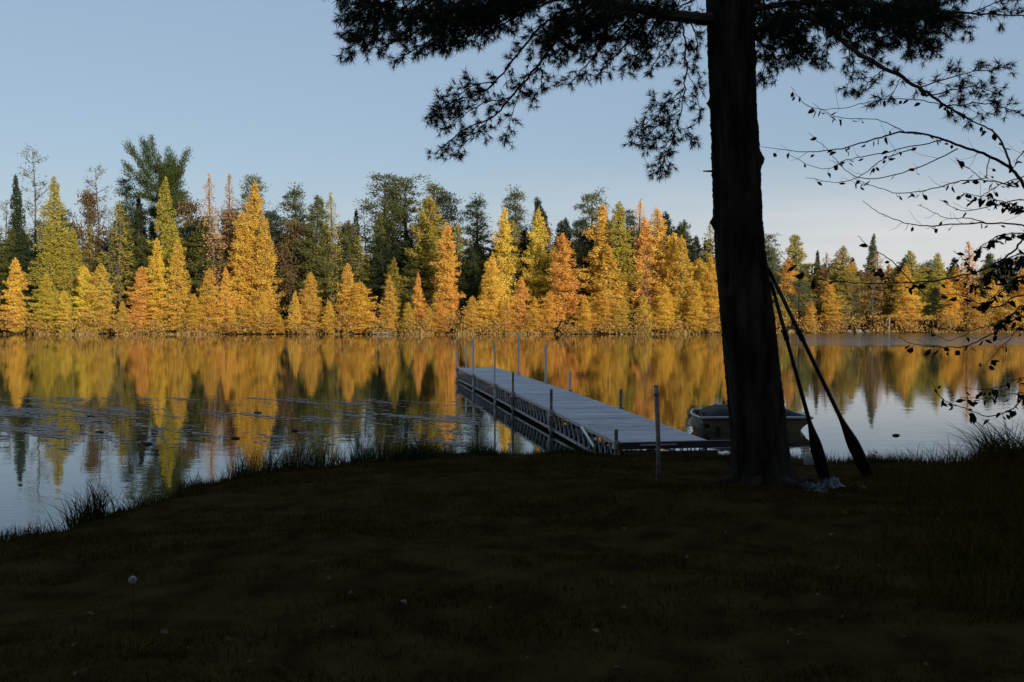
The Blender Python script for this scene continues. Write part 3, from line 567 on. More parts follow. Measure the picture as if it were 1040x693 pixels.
# weeds silhouetted on the bank at right
def weed_plant(px, py, Y, h, lean, seed, label):
    rt = np.random.default_rng(seed); p = at(px, py, Y); z = gz(p.x, Y); root = empty('weed_plant', (p.x, Y, z)); gs = G(); gl = G()
    P = [(lean * t * t, 0, h * t) for t in np.linspace(-.1, 1, 6)]; gs.tube(P, np.linspace(.004, .002, 6), 5)
    n = 9; t = rt.uniform(.25, 1, n); Q = np.stack([lean * t * t, 0 * t, h * t], 1)
    gl.leaves(Q, np.stack([rt.normal(size=n), rt.normal(size=n) * .5, rt.normal(size=n) * .4 - .1], 1), rt.uniform(.03, .055, n), .022, rt, fold=.3)
    gs.build('stem', M['twig'], root); gl.build('leaves', M['sedge'], root); tag(root, label, 'weed', 'small weeds on the bank right of the oars')
weed_plant(887, 464, 11.9, .16, .03, 1, 'small upright weed just right of the right oar blade')
weed_plant(921, 464, 11.9, .27, -.08, 2, 'leaning weed with a drooping top, middle of the weeds right of the oars')
weed_plant(948, 464, 11.95, .13, .04, 3, 'low spreading weed, farthest right of the small bank weeds')

# ------------------------------------------------------------------ the big pine
PD = 9.5
prof = [(-420, 726, 40), (-250, 732, 44), (-100, 738, 47), (0, 742, 49), (38, 742.5, 48), (113, 745, 47.5), (165, 747.5, 49), (222, 749.5, 49), (260, 752, 51), (329, 759.5, 55), (398, 766.5, 56.5), (468, 773, 59), (480, 775, 63), (490, 778, 71), (505, 779, 80)]
zz = [at(c, y, PD).z for y, c, w in prof]; xc = [at(c, y, PD).x for y, c, w in prof]; rr = [w * .975 / F * PD / 2 for y, c, w in prof]
zz, xc, rr = zz[::-1], xc[::-1], rr[::-1]
tx0, tz0 = xc[0], gz(xc[1], PD)
pine = empty('white_pine', (tx0, PD, tz0)); tag(pine, 'big dark pine in the foreground with needled boughs across the top of the photo', 'pine')
NZ, NA = 420, 84; zs = np.linspace(zz[0], zz[-1], NZ); th = np.arange(NA) * 2 * np.pi / NA
XC = np.interp(zs, zz, xc); RR = np.interp(zs, zz, rr)
rb = np.random.default_rng(4); disp = np.zeros((NZ, NA))
for k in range(26):   # long plates and furrows
    m_ = rb.integers(5, 26); ph = rb.uniform(0, 6.28); fz = rb.normal() * 2.2; wz = rb.uniform(1, 6)
    disp += np.sin(m_ * th[None] + fz * zs[:, None] + ph + 1.1 * np.sin(wz * zs[:, None] + k)) / 6
disp = np.clip(disp, -.6, .4) * .026 + rb.normal(size=(NZ, NA)) * .003 - .006
for (py, ang, amp, sz) in [(226, math.pi, .06, .045), (162, 0, .045, .06), (105, math.pi * .95, .03, .03), (300, math.pi * 1.2, .03, .06), (60, -.3, .02, .05)]:   # knots
    z = at(740, py, PD).z; da = np.abs((th - ang + np.pi) % (2 * np.pi) - np.pi); disp += amp * np.exp(-((zs[:, None] - z) / sz) ** 2 - (da[None] / .28) ** 2)
flare = np.exp(-(zs - tz0) / .12) * .03; disp += flare[:, None] * (1 + .8 * np.sin(5 * th + 1))[None]
RAD = RR[:, None] + disp
V = np.stack([XC[:, None] + RAD * np.cos(th), PD + RAD * np.sin(th), np.repeat(zs[:, None], NA, 1)], -1).reshape(-1, 3) - [tx0, PD, tz0]
i = np.arange(NZ - 1)[:, None] * NA; j = np.arange(NA)[None]; j2 = (j + 1) % NA
g = G(); g.add(V, q=np.stack([i + j, i + j2, i + NA + j2, i + NA + j], -1).reshape(-1, 4))
g.build('trunk', M['bark'], pine, smooth=True)
off0 = np.array([tx0, PD, tz0])
def needle_tufts(g, P, D, rng, K=22, L=.074, W=.0056):
    n = len(P); idx = np.repeat(np.arange(n), K); D = norm(D); d = D[idx] * rng.uniform(.15, 1.0, n * K)[:, None] + rng.normal(size=(n * K, 3)) * .52 + [0, 0, -.08]
    g.leaves(P[idx] - norm(D)[idx] * rng.uniform(0, .03, n * K)[:, None], d, L * rng.uniform(.65, 1.1, n * K), W, rng, tri=True)
def bough(pts, r0, r1, rng, dens=1.0, twl=.22, name='branch', bare=.12, coarse=False, fol=True, zs_=None):
    """pts world coords; needled bough: twigs both sides, tufts at their ends"""
    P = np.array([list(p) for p in catmull(pts, 6)]); k = len(P)
    P[1:-1] += rng.normal(size=(k - 2, 3)) * .005
    seg = np.linalg.norm(np.diff(P, axis=0), axis=1); cum = np.concatenate([[0], np.cumsum(seg)]); Lt = cum[-1]
    g = G(); g.tube(P - off0, np.linspace(r0, r1, k), 7 if r0 > .015 else 5)
    gn = G(); n = int(Lt * 27 * dens); TP, TD = [], []
    for q in range(n):
        u = bare + (1 - bare) * (q + rng.uniform()) / max(n, 1); s = u * Lt; b = np.array([np.interp(s, cum, P[:, c]) for c in range(3)])
        s2 = min(s + .05, Lt); tdir = norm(np.array([np.interp(s2, cum, P[:, c]) for c in range(3)]) - np.array([np.interp(max(s2 - .1, 0), cum, P[:, c]) for c in range(3)]))
        side = norm(np.cross(tdir, rng.normal(size=3))); L = twl * rng.uniform(.25, 1.1) * (1.15 - .55 * u)
        d = norm(tdir * .75 + side * .8 + np.array([0, 0, -.12]))
        e = b + d * L; mid = b + d * L * .5 + rng.normal(size=3) * .012
        g.tube([b - off0, mid - off0, e - off0], [.0026, .002, .0014], 3, False)
        TP.append(e); TD.append(d)
        m = int(rng.integers(1, 3 + (L > .12)))
        for _ in range(m):
            t = rng.uniform(.35, .95); sd = norm(np.cross(d, rng.normal(size=3))); dd = norm(d * .8 + sd * .8); l2 = rng.uniform(.03, .09)
            p0 = b + d * L * t; g.tube([p0 - off0, p0 + dd * l2 - off0], [.002, .0015], 3, False); TP.append(p0 + dd * l2); TD.append(dd)
    TP.append(P[-1]); TD.append(norm(P[-1] - P[-3]))
    br = g.build(name, M['twig'], pine)
    if fol:
        needle_tufts(gn, np.array(TP) - off0, np.array(TD), rng, **(dict(K=9, L=.12, W=.014) if coarse else {}))
        gn.build('needles', M['needle'], br)
    return br
BR = [  # px, py, depth lists
 # great left limb and its drooping sprays
 ([(722,20,9.4),(690,17,9.2),(655,10,9.0),(620,3,8.8),(540,-14,8.5),(440,-18,8.2),(352,-6,8.0)], .062, .010, .35, .2),
 ([(470,-15,8.3),(425,8,8.1),(380,30,8.0),(352,50,7.9)], .010, .004, 1.3, .2), ([(440,-16,8.2),(395,2,8.2),(347,16,8.3)], .010, .004, 1.4, .2), ([(520,-12,8.4),(470,20,8.6),(425,48,8.7),(402,62,8.8)], .011, .004, 1.3, .2),
 ([(560,-10,8.6),(510,20,8.7),(465,42,8.8),(438,52,8.9)], .011, .004, 1.3, .2), ([(400,-12,8.1),(380,15,8.4),(362,36,8.6)], .009, .004, 1.4, .2), ([(490,-14,8.3),(460,12,8.0),(428,34,7.8)], .010, .004, 1.3, .2),
 ([(540,-12,8.5),(500,10,8.2),(462,28,8.0),(450,45,7.9)], .010, .004, 1.2, .2),
 ([(600,0,8.8),(560,18,8.7),(541,36,8.6),(511,74,8.5),(488,95,8.4),(452,104,8.3)], .014, .004, .75, .16), ([(605,2,8.8),(575,28,9.0),(549,63,9.1),(522,95,9.2),(500,118,9.3),(468,134,9.4),(443,156,9.4)], .015, .004, .75, .16),
 ([(505,84,8.5),(478,88,8.5),(443,118,8.6)], .006, .003, 1.2, .16), ([(500,118,9.3),(482,136,9.3),(458,158,9.4)], .006, .003, 1.2, .15), ([(535,75,9.1),(522,110,9.0),(512,146,9.0)], .005, .0025, .55, .12), ([(549,63,9.1),(550,85,9.2),(540,103,9.2)], .005, .0025, 1.0, .14),
 ([(516,100,9.2),(485,108,9.2),(455,130,9.1)], .006, .003, 1.1, .16), ([(470,98,8.4),(452,108,8.4),(436,116,8.4)], .005, .003, 1.2, .15),
 ([(650,9,9.0),(620,38,9.1),(596,66,9.2),(578,86,9.2)], .011, .004, 1.1, .2), ([(672,13,9.1),(655,42,9.4),(640,70,9.5)], .010, .004, 1.2, .2), ([(692,16,9.2),(682,42,9.5),(662,68,9.7)], .010, .004, 1.1, .2), ([(625,3,8.8),(585,22,8.6),(548,44,8.5)], .010, .004, 1.4, .2),
 ([(640,7,8.9),(605,28,8.8),(568,60,8.7)], .011, .004, 1.3, .2), ([(700,18,9.3),(708,42,9.5),(704,66,9.7)], .008, .004, 1.0, .17), ([(580,-5,8.7),(535,12,8.7),(492,36,8.7)], .010, .004, 1.4, .2), ([(662,10,9.0),(632,50,8.8),(610,72,8.7)], .010, .004, 1.2, .2),
 ([(615,2,8.8),(600,30,9.2),(590,55,9.4)], .009, .004, 1.2, .2), ([(680,15,9.1),(640,22,8.8),(600,40,8.6)], .010, .004, 1.3, .2), ([(700,-10,9.3),(640,-12,9.3),(560,2,9.3),(500,6,9.4)], .014, .005, 1.2, .22), ([(712,-5,9.4),(690,8,9.7),(665,22,9.9)], .010, .004, 1.3, .2),
 # hanging spray beside the trunk
 ([(690,17,9.2),(694,30,9.1),(697,65,9.0),(693,104,8.9),(684,142,8.8),(670,172,8.7)], .010, .003, .35, .1), ([(696,88,9.0),(672,112,8.9),(642,136,8.9)], .004, .0025, 1.0, .14), ([(691,112,8.9),(668,128,8.8),(652,148,8.8)], .004, .0025, 1.1, .13),
 ([(697,74,9.0),(708,94,9.1),(711,118,9.2)], .004, .0025, .8, .12), ([(684,142,8.8),(676,160,8.8),(668,176,8.8)], .004, .0025, 1.4, .13), ([(689,128,8.8),(700,136,8.8),(708,142,8.8)], .004, .0025, .9, .1), ([(694,98,9.0),(678,104,9.0),(662,106,9.1)], .004, .0025, 1.0, .12), ([(690,120,8.8),(680,138,8.9),(658,142,9.0)], .004, .0025, 1.1, .13),
 # right side
 ([(764,10,9.5),(800,4,9.4),(860,4,9.3),(930,9,9.2),(985,14,9.1),(1050,16,9.0)], .030, .004, .35, .18),
 ([(764,34,9.5),(800,16,9.2),(834,24,9.0),(861,47,8.8),(899,69,8.6),(933,89,8.4),(962,108,8.3),(986,122,8.2)], .032, .006, .45, .16),
 ([(933,89,8.4),(975,76,8.3),(1020,68,8.2)], .006, .003, .8, .16), ([(945,97,8.4),(985,88,8.4),(1012,95,8.4)], .006, .003, .9, .16), ([(962,108,8.3),(1000,106,8.2),(1030,113,8.1)], .006, .003, .8, .16),
 ([(899,69,8.6),(884,82,8.7),(872,98,8.8)], .005, .003, .8, .14), ([(861,47,8.8),(866,70,8.9),(858,94,9.0)], .005, .003, .7, .14), ([(834,24,9.0),(840,46,9.0),(838,68,9.0)], .005, .003, .8, .12), ([(915,80,8.5),(905,96,8.5),(890,104,8.6)], .004, .0025, .8, .13),
 ([(766,28,9.5),(790,38,9.3),(815,52,9.2),(828,60,9.1)], .010, .004, 1.2, .18), ([(766,32,9.5),(778,56,9.7),(774,80,9.9)], .010, .004, 1.4, .17), ([(766,20,9.5),(796,38,9.8),(802,66,10.0)], .010, .004, 1.3, .18), ([(790,10,9.4),(815,36,9.2),(824,56,9.1)], .010, .004, 1.2, .18), ([(766,40,9.5),(785,54,9.3),(790,74,9.2)], .008, .004, 1.2, .17),
 ([(850,5,9.3),(878,26,9.2),(898,48,9.1)], .010, .004, 1.4, .18), ([(880,5,9.3),(915,28,9.4),(948,54,9.5)], .010, .004, 1.4, .2), ([(838,5,9.3),(868,28,9.5),(888,58,9.7)], .010, .004, 1.3, .2), ([(900,7,9.2),(935,18,9.1),(962,36,9.0)], .009, .004, 1.3, .19),
 ([(870,-6,9.3),(900,8,9.5),(930,36,9.7)], .010, .004, 1.5, .2), ([(800,5,9.4),(830,14,9.7),(852,34,9.9)], .010, .004, 1.5, .2), ([(925,2,9.2),(950,20,9.4),(935,50,9.5)], .009, .004, 1.3, .19), ([(764,-8,9.5),(820,-10,9.9),(900,-4,10.1),(980,-2,10.2)], .02, .005, 1.1, .22), ([(820,-5,9.6),(850,10,9.0),(880,18,8.8),(915,22,8.6)], .010, .004, 1.4, .2),
 ([(905,5,9.2),(920,35,9.0),(925,55,8.9)], .008, .004, 1.3, .18), ([(775,0,9.6),(790,22,10.0),(812,30,10.3)], .010, .004, 1.5, .2), ([(985,14,9.1),(1010,4,9.0),(1035,-4,9.0)], .006, .003, .8, .15), ([(960,10,9.1),(975,26,9.1),(985,34,9.1)], .005, .003, .7, .13),
]
rbx = np.random.default_rng(77)
for pts, r0, r1, dens, twl in list(BR):      # fuller, overlapping sprays high in the picture
    if max(q[1] for q in pts) < 72 and r0 < .012 and dens > 1:
        ox, oy, od = rbx.normal() * 12, -abs(rbx.normal()) * 9 - 2, rbx.normal() * .45
        BR.append(([(x + ox + (rbx.normal() * 6 if i else 0), y + oy, d + od) for i, (x, y, d) in enumerate(pts)], r0, r1, dens * 1.1, twl))
        if rbx.uniform() < .45: BR.append(([(x - ox + (rbx.normal() * 8 if i else 0), y * .7 + oy - 6, d - od) for i, (x, y, d) in enumerate(pts)], r0, r1, dens, twl * 1.1))
for pts, r0, r1, dens, twl in BR:
    bough([at(*p) for p in pts], r0, r1, rbx, dens, twl)
g = G(); a = at(722, 174, 9.42); b = at(714, 174, 9.4); g.tube([np.array(a) - off0 + [.05, 0, 0], np.array(b) - off0], [.014, .006], 6); g.build('branch_stub', M['bark'], pine)
for i in range(30):   # boughs above the frame
    a = i * 2.399; z = rbx.uniform(5.0, 9.0); L = rbx.uniform(1.6, 3.6) * (1.25 - (z - 5) / 8); px_ = np.interp(z, zz, xc)
    d = np.array([math.cos(a), math.sin(a), 0]); p0 = np.array([px_, PD, z]) + d * .15
    if d[1] < -.3 and z < 6: z += 1.5; p0[2] = z
    bough([p0, p0 + d * L * .5 + [0, 0, .25], p0 + d * L + [0, 0, .15]], .045, .008, rbx, .9, .5, coarse=True)

# ------------------------------------------------------------------ young broadleaf tree entering from the right
YD = 5.6
p = at(1135, 470, YD); yt0 = np.array([p.x, YD, gz(p.x, YD)]); yt = empty('young_tree', tuple(yt0)); tag(yt, 'thin tree just outside the right edge, its sparse dark leaves hanging over the water', 'tree')
stem = [at(1135, 640, YD), at(1128, 450, YD), at(1112, 330, YD), at(1085, 250, YD), at(1045, 197, YD)]
st = [np.array(list(q)) for q in stem]; st[0] = yt0 + [0, 0, -.1]
g = G(); cs = catmull([Vector(q) for q in st], 6); g.tube([np.array(list(q)) - yt0 for q in cs], np.linspace(.035, .012, len(cs)), 8)
g.tube([st[2] - yt0, np.array(at(1100, 150, YD + .3)) - yt0, np.array(at(1090, -60, YD + .4)) - yt0], [.02, .012, .004], 6)
g.build('trunk', M['twig'], yt)
YB = [
 ([(1045,197),(1028,172),(1003,158),(975,148),(953,140),(919,134),(890,141),(855,151),(818,154),(772,149)], 5.6, 5.2, .010, .55),
 ([(962,142),(933,147),(890,157),(861,162),(835,172),(800,157)], 5.55, 5.2, .0035, .5), ([(973,151),(933,170),(884,182),(858,172),(840,152),(821,135)], 5.5, 5.9, .0035, .3), ([(925,152),(897,162),(875,178),(852,185),(818,181)], 5.5, 5.1, .003, .4),
 ([(1034,190),(1005,184),(976,184),(947,192),(913,196),(884,188),(868,182)], 5.5, 5.0, .004, .8), ([(985,122),(961,108),(925,101),(890,102),(855,110),(822,108),(803,88)], 5.9, 6.3, .0035, .7), ([(935,137),(919,134),(896,123),(858,120),(842,116),(825,105)], 5.6, 6.0, .003, .6),
 ([(1028,172),(1018,146),(1003,130),(985,122),(950,100),(935,88)], 5.6, 6.0, .007, 1.2), ([(1045,231),(1003,227),(965,228),(930,229),(897,218),(876,204)], 5.3, 5.0, .0055, .25), ([(1000,226),(984,222),(960,221),(932,208)], 5.3, 5.1, .003, .15), ([(1045,204),(1014,208),(979,214),(954,203)], 5.4, 5.2, .0045, .6),
 ([(940,300),(905,265),(885,252),(871,240)], 4.9, 4.7, .003, .1), ([(1048,243),(1030,255),(1014,266),(990,277),(952,285),(915,287),(874,288),(832,284),(814,276),(793,260)], 4.9, 4.5, .006, .6), ([(1048,300),(1010,312),(975,300),(940,300)], 4.9, 4.9, .005, .5),
 ([(1048,322),(1006,340),(985,351),(965,353),(928,349),(912,342)], 5.0, 4.8, .0045, 1.3), ([(1048,310),(1020,325),(990,335),(965,346),(945,337)], 5.0, 4.9, .003, .5), ([(1048,402),(1029,415),(1006,423),(980,415),(957,405),(945,386)], 5.0, 4.8, .004, 1.3), ([(1048,385),(1020,392),(1000,396),(978,394)], 5.0, 4.9, .003, 1.8), ([(1048,400),(1030,400),(1005,404),(975,404)], 5.0, 5.0, .003, 1.5),
 ([(1048,150),(1035,160),(1028,172)], 5.7, 5.6, .006, 1.5), ([(1048,240),(1020,238),(1000,248),(985,262)], 5.2, 5.1, .004, 7), ([(1048,260),(1025,262),(1008,275),(995,285)], 5.2, 5.0, .004, 7), ([(1048,280),(1022,290),(1005,305),(990,312)], 5.1, 5.0, .004, 6), ([(1048,215),(1020,205),(1000,200),(978,196)], 5.4, 5.3, .004, 6),
 ([(1048,180),(1020,186),(1000,198),(990,205)], 5.4, 5.3, .004, 1.5), ([(1048,330),(1025,345),(1010,360),(1000,372)], 5.0, 5.0, .003, 1.2), ([(1048,310),(1030,318),(1012,330)], 4.9, 4.9, .003, 6), ([(1005,160),(1000,182),(985,172),(970,160)], 5.5, 5.3, .003, .8), ([(990,277),(978,262),(968,255)], 4.9, 4.85, .002, 3.0), ([(905,287),(893,275),(885,270)], 4.7, 4.7, .002, 2.5), ([(1048,265),(1020,275),(1000,290),(975,285)], 4.9, 4.85, .003, 6),
]
ry = np.random.default_rng(31)
for bi, (pts, d0, d1, r0, dens) in enumerate(YB):
    P = [at(x, y, d0 + (d1 - d0) * i / (len(pts) - 1)) for i, (x, y) in enumerate(pts)]
    if pts[0][0] >= 1045 and bi: # join the stem outside the frame
        s0 = min(cs, key=lambda q: abs(q.z - (P[0].z - .12))); P = [s0] + P
    cp = np.array([list(q) for q in catmull(P, 6)]); cp[1:-1] += ry.normal(size=(len(cp) - 2, 3)) * .0022
    g = G(); g.tube(cp - yt0, np.linspace(r0, .0012, len(cp)), 5)
    seg = np.linalg.norm(np.diff(cp, axis=0), axis=1); cum = np.concatenate([[0], np.cumsum(seg)]); gl = G(); n = int(cum[-1] * 18 * dens) + 2
    for q in range(n):
        s = cum[-1] * (.12 + .88 * ry.uniform()); b = np.array([np.interp(s, cum, cp[:, c]) for c in range(3)])
        if abs((b[0]) / b[1]) > .60: continue
        e = b + ry.normal(size=3) * [.012, .012, .006] + [0, 0, -.012]; g.tube([b - yt0, e - yt0], [.0011, .0007], 3, False)
        L = ry.uniform(.022, .05); d = norm(np.array([ry.normal() * .8, ry.normal() * .5, -ry.uniform(.1, 1.1)])); sd = norm(np.cross(d, ry.normal(size=3))); nm = np.cross(d, sd); W = L * ry.uniform(.2, .42)
        curl = ry.uniform(-.25, .5)
        V = []
        for t, w_ in ((0, .08), (.3, .85), (.62, .8), (1, .02)):
            c_ = e + d * L * t + nm * curl * L * t * t
            V += [c_ - sd * W * w_ + nm * W * w_ * .5, c_, c_ + sd * W * w_ + nm * W * w_ * .5]
        V = np.array(V) - yt0; gl.add(V, q=[(3 * k + c, 3 * k + c + 1, 3 * k + c + 4, 3 * k + c + 3) for k in range(3) for c in range(2)])
    for q in range(int(cum[-1] * 5)):   # fine bare side twigs
        s = cum[-1] * ry.uniform(.1, .9); b = np.array([np.interp(s, cum, cp[:, c]) for c in range(3)]); d = np.array([-.8 + ry.normal() * .4, ry.normal() * .4, ry.normal() * .55]); l = ry.uniform(.03, .11)
        g.tube([b - yt0, b + d * l * .5 - yt0, b + d * l + [0, 0, .02] - yt0], [.0013, .001, .0006], 3, False)
    br = g.build('branch', M['twig'], yt)
    if gl.n: gl.build('leaves', M['dryleaf'], br)

# ------------------------------------------------------------------ dock
dz_top = .36
A = Vector((1.315, 12.2, dz_top)); Bf = Vector((-1.60, 28.6, dz_top))
u = (Bf - A); LEN = u.length; u = u / LEN; v = Vector((u.y, -u.x, 0)); WID = 1.15
ang = math.atan2(u.y, u.x)
dock = empty('dock', (A.x, A.y, 0), ang)          # local +x runs out along the dock, -y to its right
tag(dock, 'long narrow aluminium truss dock with grey deck running out into the lake', 'dock')
def sag(s): return .035 * math.sin(min(1, s / LEN) * math.pi)
def deck_mat():
    m, nt, p, out = mat_new('grey_decking'); N = nt.nodes.new; L = nt.links.new
    t = N('ShaderNodeTexCoord'); n = N('ShaderNodeTexNoise'); n.inputs['Scale'].default_value = 3; n.inputs['Detail'].default_value = 6; L(t.outputs['Object'], n.inputs['Vector'])
    ge = N('ShaderNodeNewGeometry'); mxn = N('ShaderNodeMath'); mxn.operation = 'MULTIPLY_ADD'; L(ge.outputs['Random Per Island'], mxn.inputs[0]); mxn.inputs[1].default_value = .35; L(n.outputs[0], mxn.inputs[2])
    rmp = N('ShaderNodeValToRGB'); rmp.color_ramp.elements[0].position = .4; rmp.color_ramp.elements[1].position = .9
    rmp.color_ramp.elements[0].color = (.22, .23, .26, 1); rmp.color_ramp.elements[1].color = (.40, .41, .45, 1); L(mxn.outputs[0], rmp.inputs[0]); L(rmp.outputs[0], p.inputs['Base Color'])
    p.inputs['Roughness'].default_value = .55; p.inputs['Specular IOR Level'].default_value = .4; return m
M['deck'] = deck_mat()
M['darkframe'] = noise_mat('dark_frame', (.03, .03, .032), (.07, .065, .06), 8, .6, .1)  # dark tone of the cross members and end beams beneath the deck
NS = 4; SL = LEN / NS; rd_ = random.Random(3)
for sidx in range(NS):
    s0, s1 = sidx * SL + .01, (sidx + 1) * SL - .01
    g = G(); nb = int((s1 - s0) / .15); bwid = (s1 - s0) / nb
    for b in range(nb):
        sc = s0 + (b + .5) * bwid; g.box((sc, -WID / 2, dz_top - .014 + sag(sc) + rd_.uniform(-.0015, .0015)), (bwid - .007, WID - .06, .026))
    o = g.build('deck_section', M['deck'], dock)
    for side, yy in (('l', -.0155), ('r', -WID + .0155)):
        g = G(); N_ = 12
        def pt(s, z): return (s, yy, z + sag(s))
        zt, zb = dz_top - .03, .045
        g.beam(pt(s0, zt), pt(s1, zt), .03, .05)                       # top chord
        g.beam(pt(s0, zb), pt(s1, zb), .032, .036)                     # bottom chord
        m_ = 14; st_ = (s1 - s0) / m_
        for q in range(m_):
            a_ = s0 + q * st_; g.beam(pt(a_ + .02, zb + .018), pt(a_ + st_ * .62, zt - .025), .018, .012); 
            g.beam(pt(a_ + st_ * .62, zt - .025), pt(a_ + st_ - .0, zb + .018), .016, .011)
        g.beam(pt(s0 + .012, zb), pt(s0 + .012, zt), .03, .026); g.beam(pt(s1 - .012, zb), pt(s1 - .012, zt), .03, .026)
        g.build('side_truss', M['alu'], dock)
    g = G()
    for q in range(5):
        s = s0 + .1 + q * (s1 - s0 - .2) / 4; g.beam((s, -.035, dz_top - .055 + sag(s)), (s, -WID + .035, dz_top - .055 + sag(s)), .04, .05); g.beam((s, -.035, .05 + sag(s)), (s, -WID + .035, .05 + sag(s)), .03, .03)
    g.build('cross_members', M['darkframe'], dock)
# near end: dark crossbeams below the deck edge
g = G(); g.beam((-.03, .02, dz_top - .045), (-.03, -WID - .35, dz_top - .045), .05, .085); g.beam((-.06, -.05, .20), (-.06, -WID - .1, .20), .08, .08); g.build('end_beam', M['darkframe'], dock)
g = G(); g.beam((-.06, -.25, dz_top - .005 - .03), (-.06, -.72, dz_top - .005 - .03), .012, .018); g.build('end_bracket', M['galv'], dock)
g = G(); g.tube([(1.75, .03, .345), (.95, .06, .17)], [.019, .019], 8); g.build('diagonal_brace', M['galv'], dock)
def s_for_px(px, yoff):
    best = min(range(0, 2001), key=lambda q: abs(((A + u * (LEN * q / 2000) + v * yoff).x / (A + u * (LEN * q / 2000) + v * yoff).y) * F * 1.0 + CX - px)); return LEN * best / 2000
def post(px, right, ytop, r_, mat, extra=True):
    yo = WID + .035 if right else -.035
    s = s_for_px(px, yo); P = A + u * s + v * yo; zt = at(px, ytop, P.y).z
    g = G(); g.tube([(s, -yo, -1.25), (s, -yo, zt)], [r_, r_], 10); g.tube([(s, -yo, zt), (s, -yo, zt + .012)], [r_ * 1.12, r_ * .9], 10)
    o = g.build('post', mat, dock)
    g = G(); g.box((s, -yo + (.0 if right else 0), dz_top - .03 + sag(s)), (.085, .075, .10)); g.box((s, -yo, .06 + sag(s)), (.07, .07, .06)); g.box((s + .036, -yo, .17 + sag(s)), (.012, .03, .30)); g.tube([(s - .07, -yo, dz_top - .02 + sag(s)), (s + .07, -yo, dz_top - .02 + sag(s))], [.008, .008], 6)
    g.build('bracket', M['alu'], o)
post(464, False, 358, .022, M['galv']); post(480.7, False, 344, .024, M['galv']); post(502.6, False, 350, .024, M['galv']); post(521, False, 379, .022, M['rustpipe']); post(560, False, 396, .024, M['rustpipe']); post(629, False, 437, .024, M['rustpipe'])
post(526.5, True, 341, .026, M['galv']); post(554.5, True, 350, .026, M['galv']); post(579, True, 377, .026, M['galv']); post(630.7, True, 396, .024, M['rustpipe'])
g = G(); zt = at(471, 350, 28.6).z; g.tube([(LEN + .02, -.28, -1.2), (LEN + .02, -.28, zt)], [.02, .02], 8); g.build('post', M['galv'], dock)

# lone pipe standing in the lawn
p = at(668.5, 495, 9.1); z0 = gz(p.x, 9.1); zt = at(666.5, 392, 9.1)
g = G(); g.tube([(0, 0, -.3), (0, 0, .35), (zt.x - p.x, 0, zt.z - z0)], [.021] * 3, 12); g.tube([(zt.x - p.x, 0, zt.z - z0), (zt.x - p.x, 0, zt.z - z0 + .006)], [.024, .02], 12)
g.tube([(zt.x - p.x, 0, zt.z - z0 - .09), (zt.x - p.x, 0, zt.z - z0 - .06)], [.0245, .0245], 12)
o = g.build('metal_pipe', M['rustpipe'], smooth=True); o.location = (p.x, 9.1, z0); tag(o, 'lone upright metal pipe driven into the grass in front of the dock', 'pipe')

# ------------------------------------------------------------------ boat (bow toward the bank)
M['hull'] = noise_mat('tan_hull_warm_reflection', (.09, .07, .035), (.15, .12, .06), 2.5, .4, .05, spec=.5)  # tan hull, yellowed so its colour carries warm reflected light
M['trim'] = noise_mat('pale_trim', (.30, .30, .28), (.42, .42, .39), 6, .4)
M['vinyl'] = noise_mat('dark_vinyl', (.006, .0065, .008), (.014, .015, .018), 10, .8, .3)
bx = at(768.5, 421, 16.2); boat = empty('rowing_boat', (bx.x, 16.2, 0), 0); tag(boat, 'small pale flat boat with a dark cover, afloat behind the big pine trunk', 'boat')
g = G(); S = 16; Lb = 1.6
secs = []
for k in range(S + 1):
    t = k / S; y = Lb * t; w = .90 + .03 * math.sin(t * math.pi) - .30 * max(0, t - .35) ** 1.5; wb_ = .70 + .08 * min(1, t * 3); zk = .12 * (1 - min(1, t * 5)) ** 2 - .12; zg = .225 - .02 * t
    secs.append([(-w, y, zg), (-w * .965, y, zg - .09), (-wb_ - .06, y + 0, zk + .12), (-wb_, y, zk), (-.25, y, zk - .02), (.25, y, zk - .02), (wb_, y, zk), (wb_ + .06, y, zk + .12), (w * .965, y, zg - .09), (w, y, zg)])
V = np.array(secs); m_ = V.shape[1]
ii = (np.arange(S)[:, None] * m_ + np.arange(m_ - 1)[None]).ravel(); g.add(V.reshape(-1, 3), q=np.stack([ii, ii + m_, ii + m_ + 1, ii + 1], -1))
inn = V.copy(); inn[:, :, 0] *= .97; inn[:, :, 2] += np.where(inn[:, :, 2] < .2, .03, 0); ii2 = ii + 0; g.add(inn.reshape(-1, 3), q=np.stack([ii2, ii2 + 1, ii2 + m_ + 1, ii2 + m_], -1))
for y_, kk in ((0, 0), (Lb, S)):
    E = V[kk].copy(); c = np.array([[0, y_, .12]]); g.add(np.concatenate([E, c]), t=[(j, j + 1, m_) if y_ else (j + 1, j, m_) for j in range(m_ - 1)] + [(m_ - 1, 0, m_)])
g.build('hull', M['hull'], boat)
g = G(); L1 = [tuple(V[k, 0] + [-.006, 0, .006]) for k in range(S + 1)]; R1 = [tuple(V[k, -1] + [.006, 0, .006]) for k in range(S + 1)]
g.tube(L1, .022, 8); g.tube(R1, .022, 8); g.tube([L1[0], (0, -.03, .245), R1[0]], .024, 8); g.tube([L1[-1], R1[-1]], .024, 8); g.build('gunwale', M['trim'], boat, smooth=True)
g = G(); nx_, ny_ = 24, 14; P = []
rc = np.random.default_rng(8); bumps = rc.normal(size=(ny_ + 1, nx_ + 1)) * .012
for a in range(ny_ + 1):
    for b in range(nx_ + 1):
        x = -1 + 2 * b / nx_; y = .06 + 1.36 * a / ny_; prof_ = (1 - abs(x) ** 5) * (1 - abs(2 * a / ny_ - 1) ** 6)
        P.append((x * (.85 - .2 * (a / ny_) ** 2), y, .225 + prof_ * (.15 + .02 * math.sin(x * 5 + 1)) + bumps[a, b] * prof_))
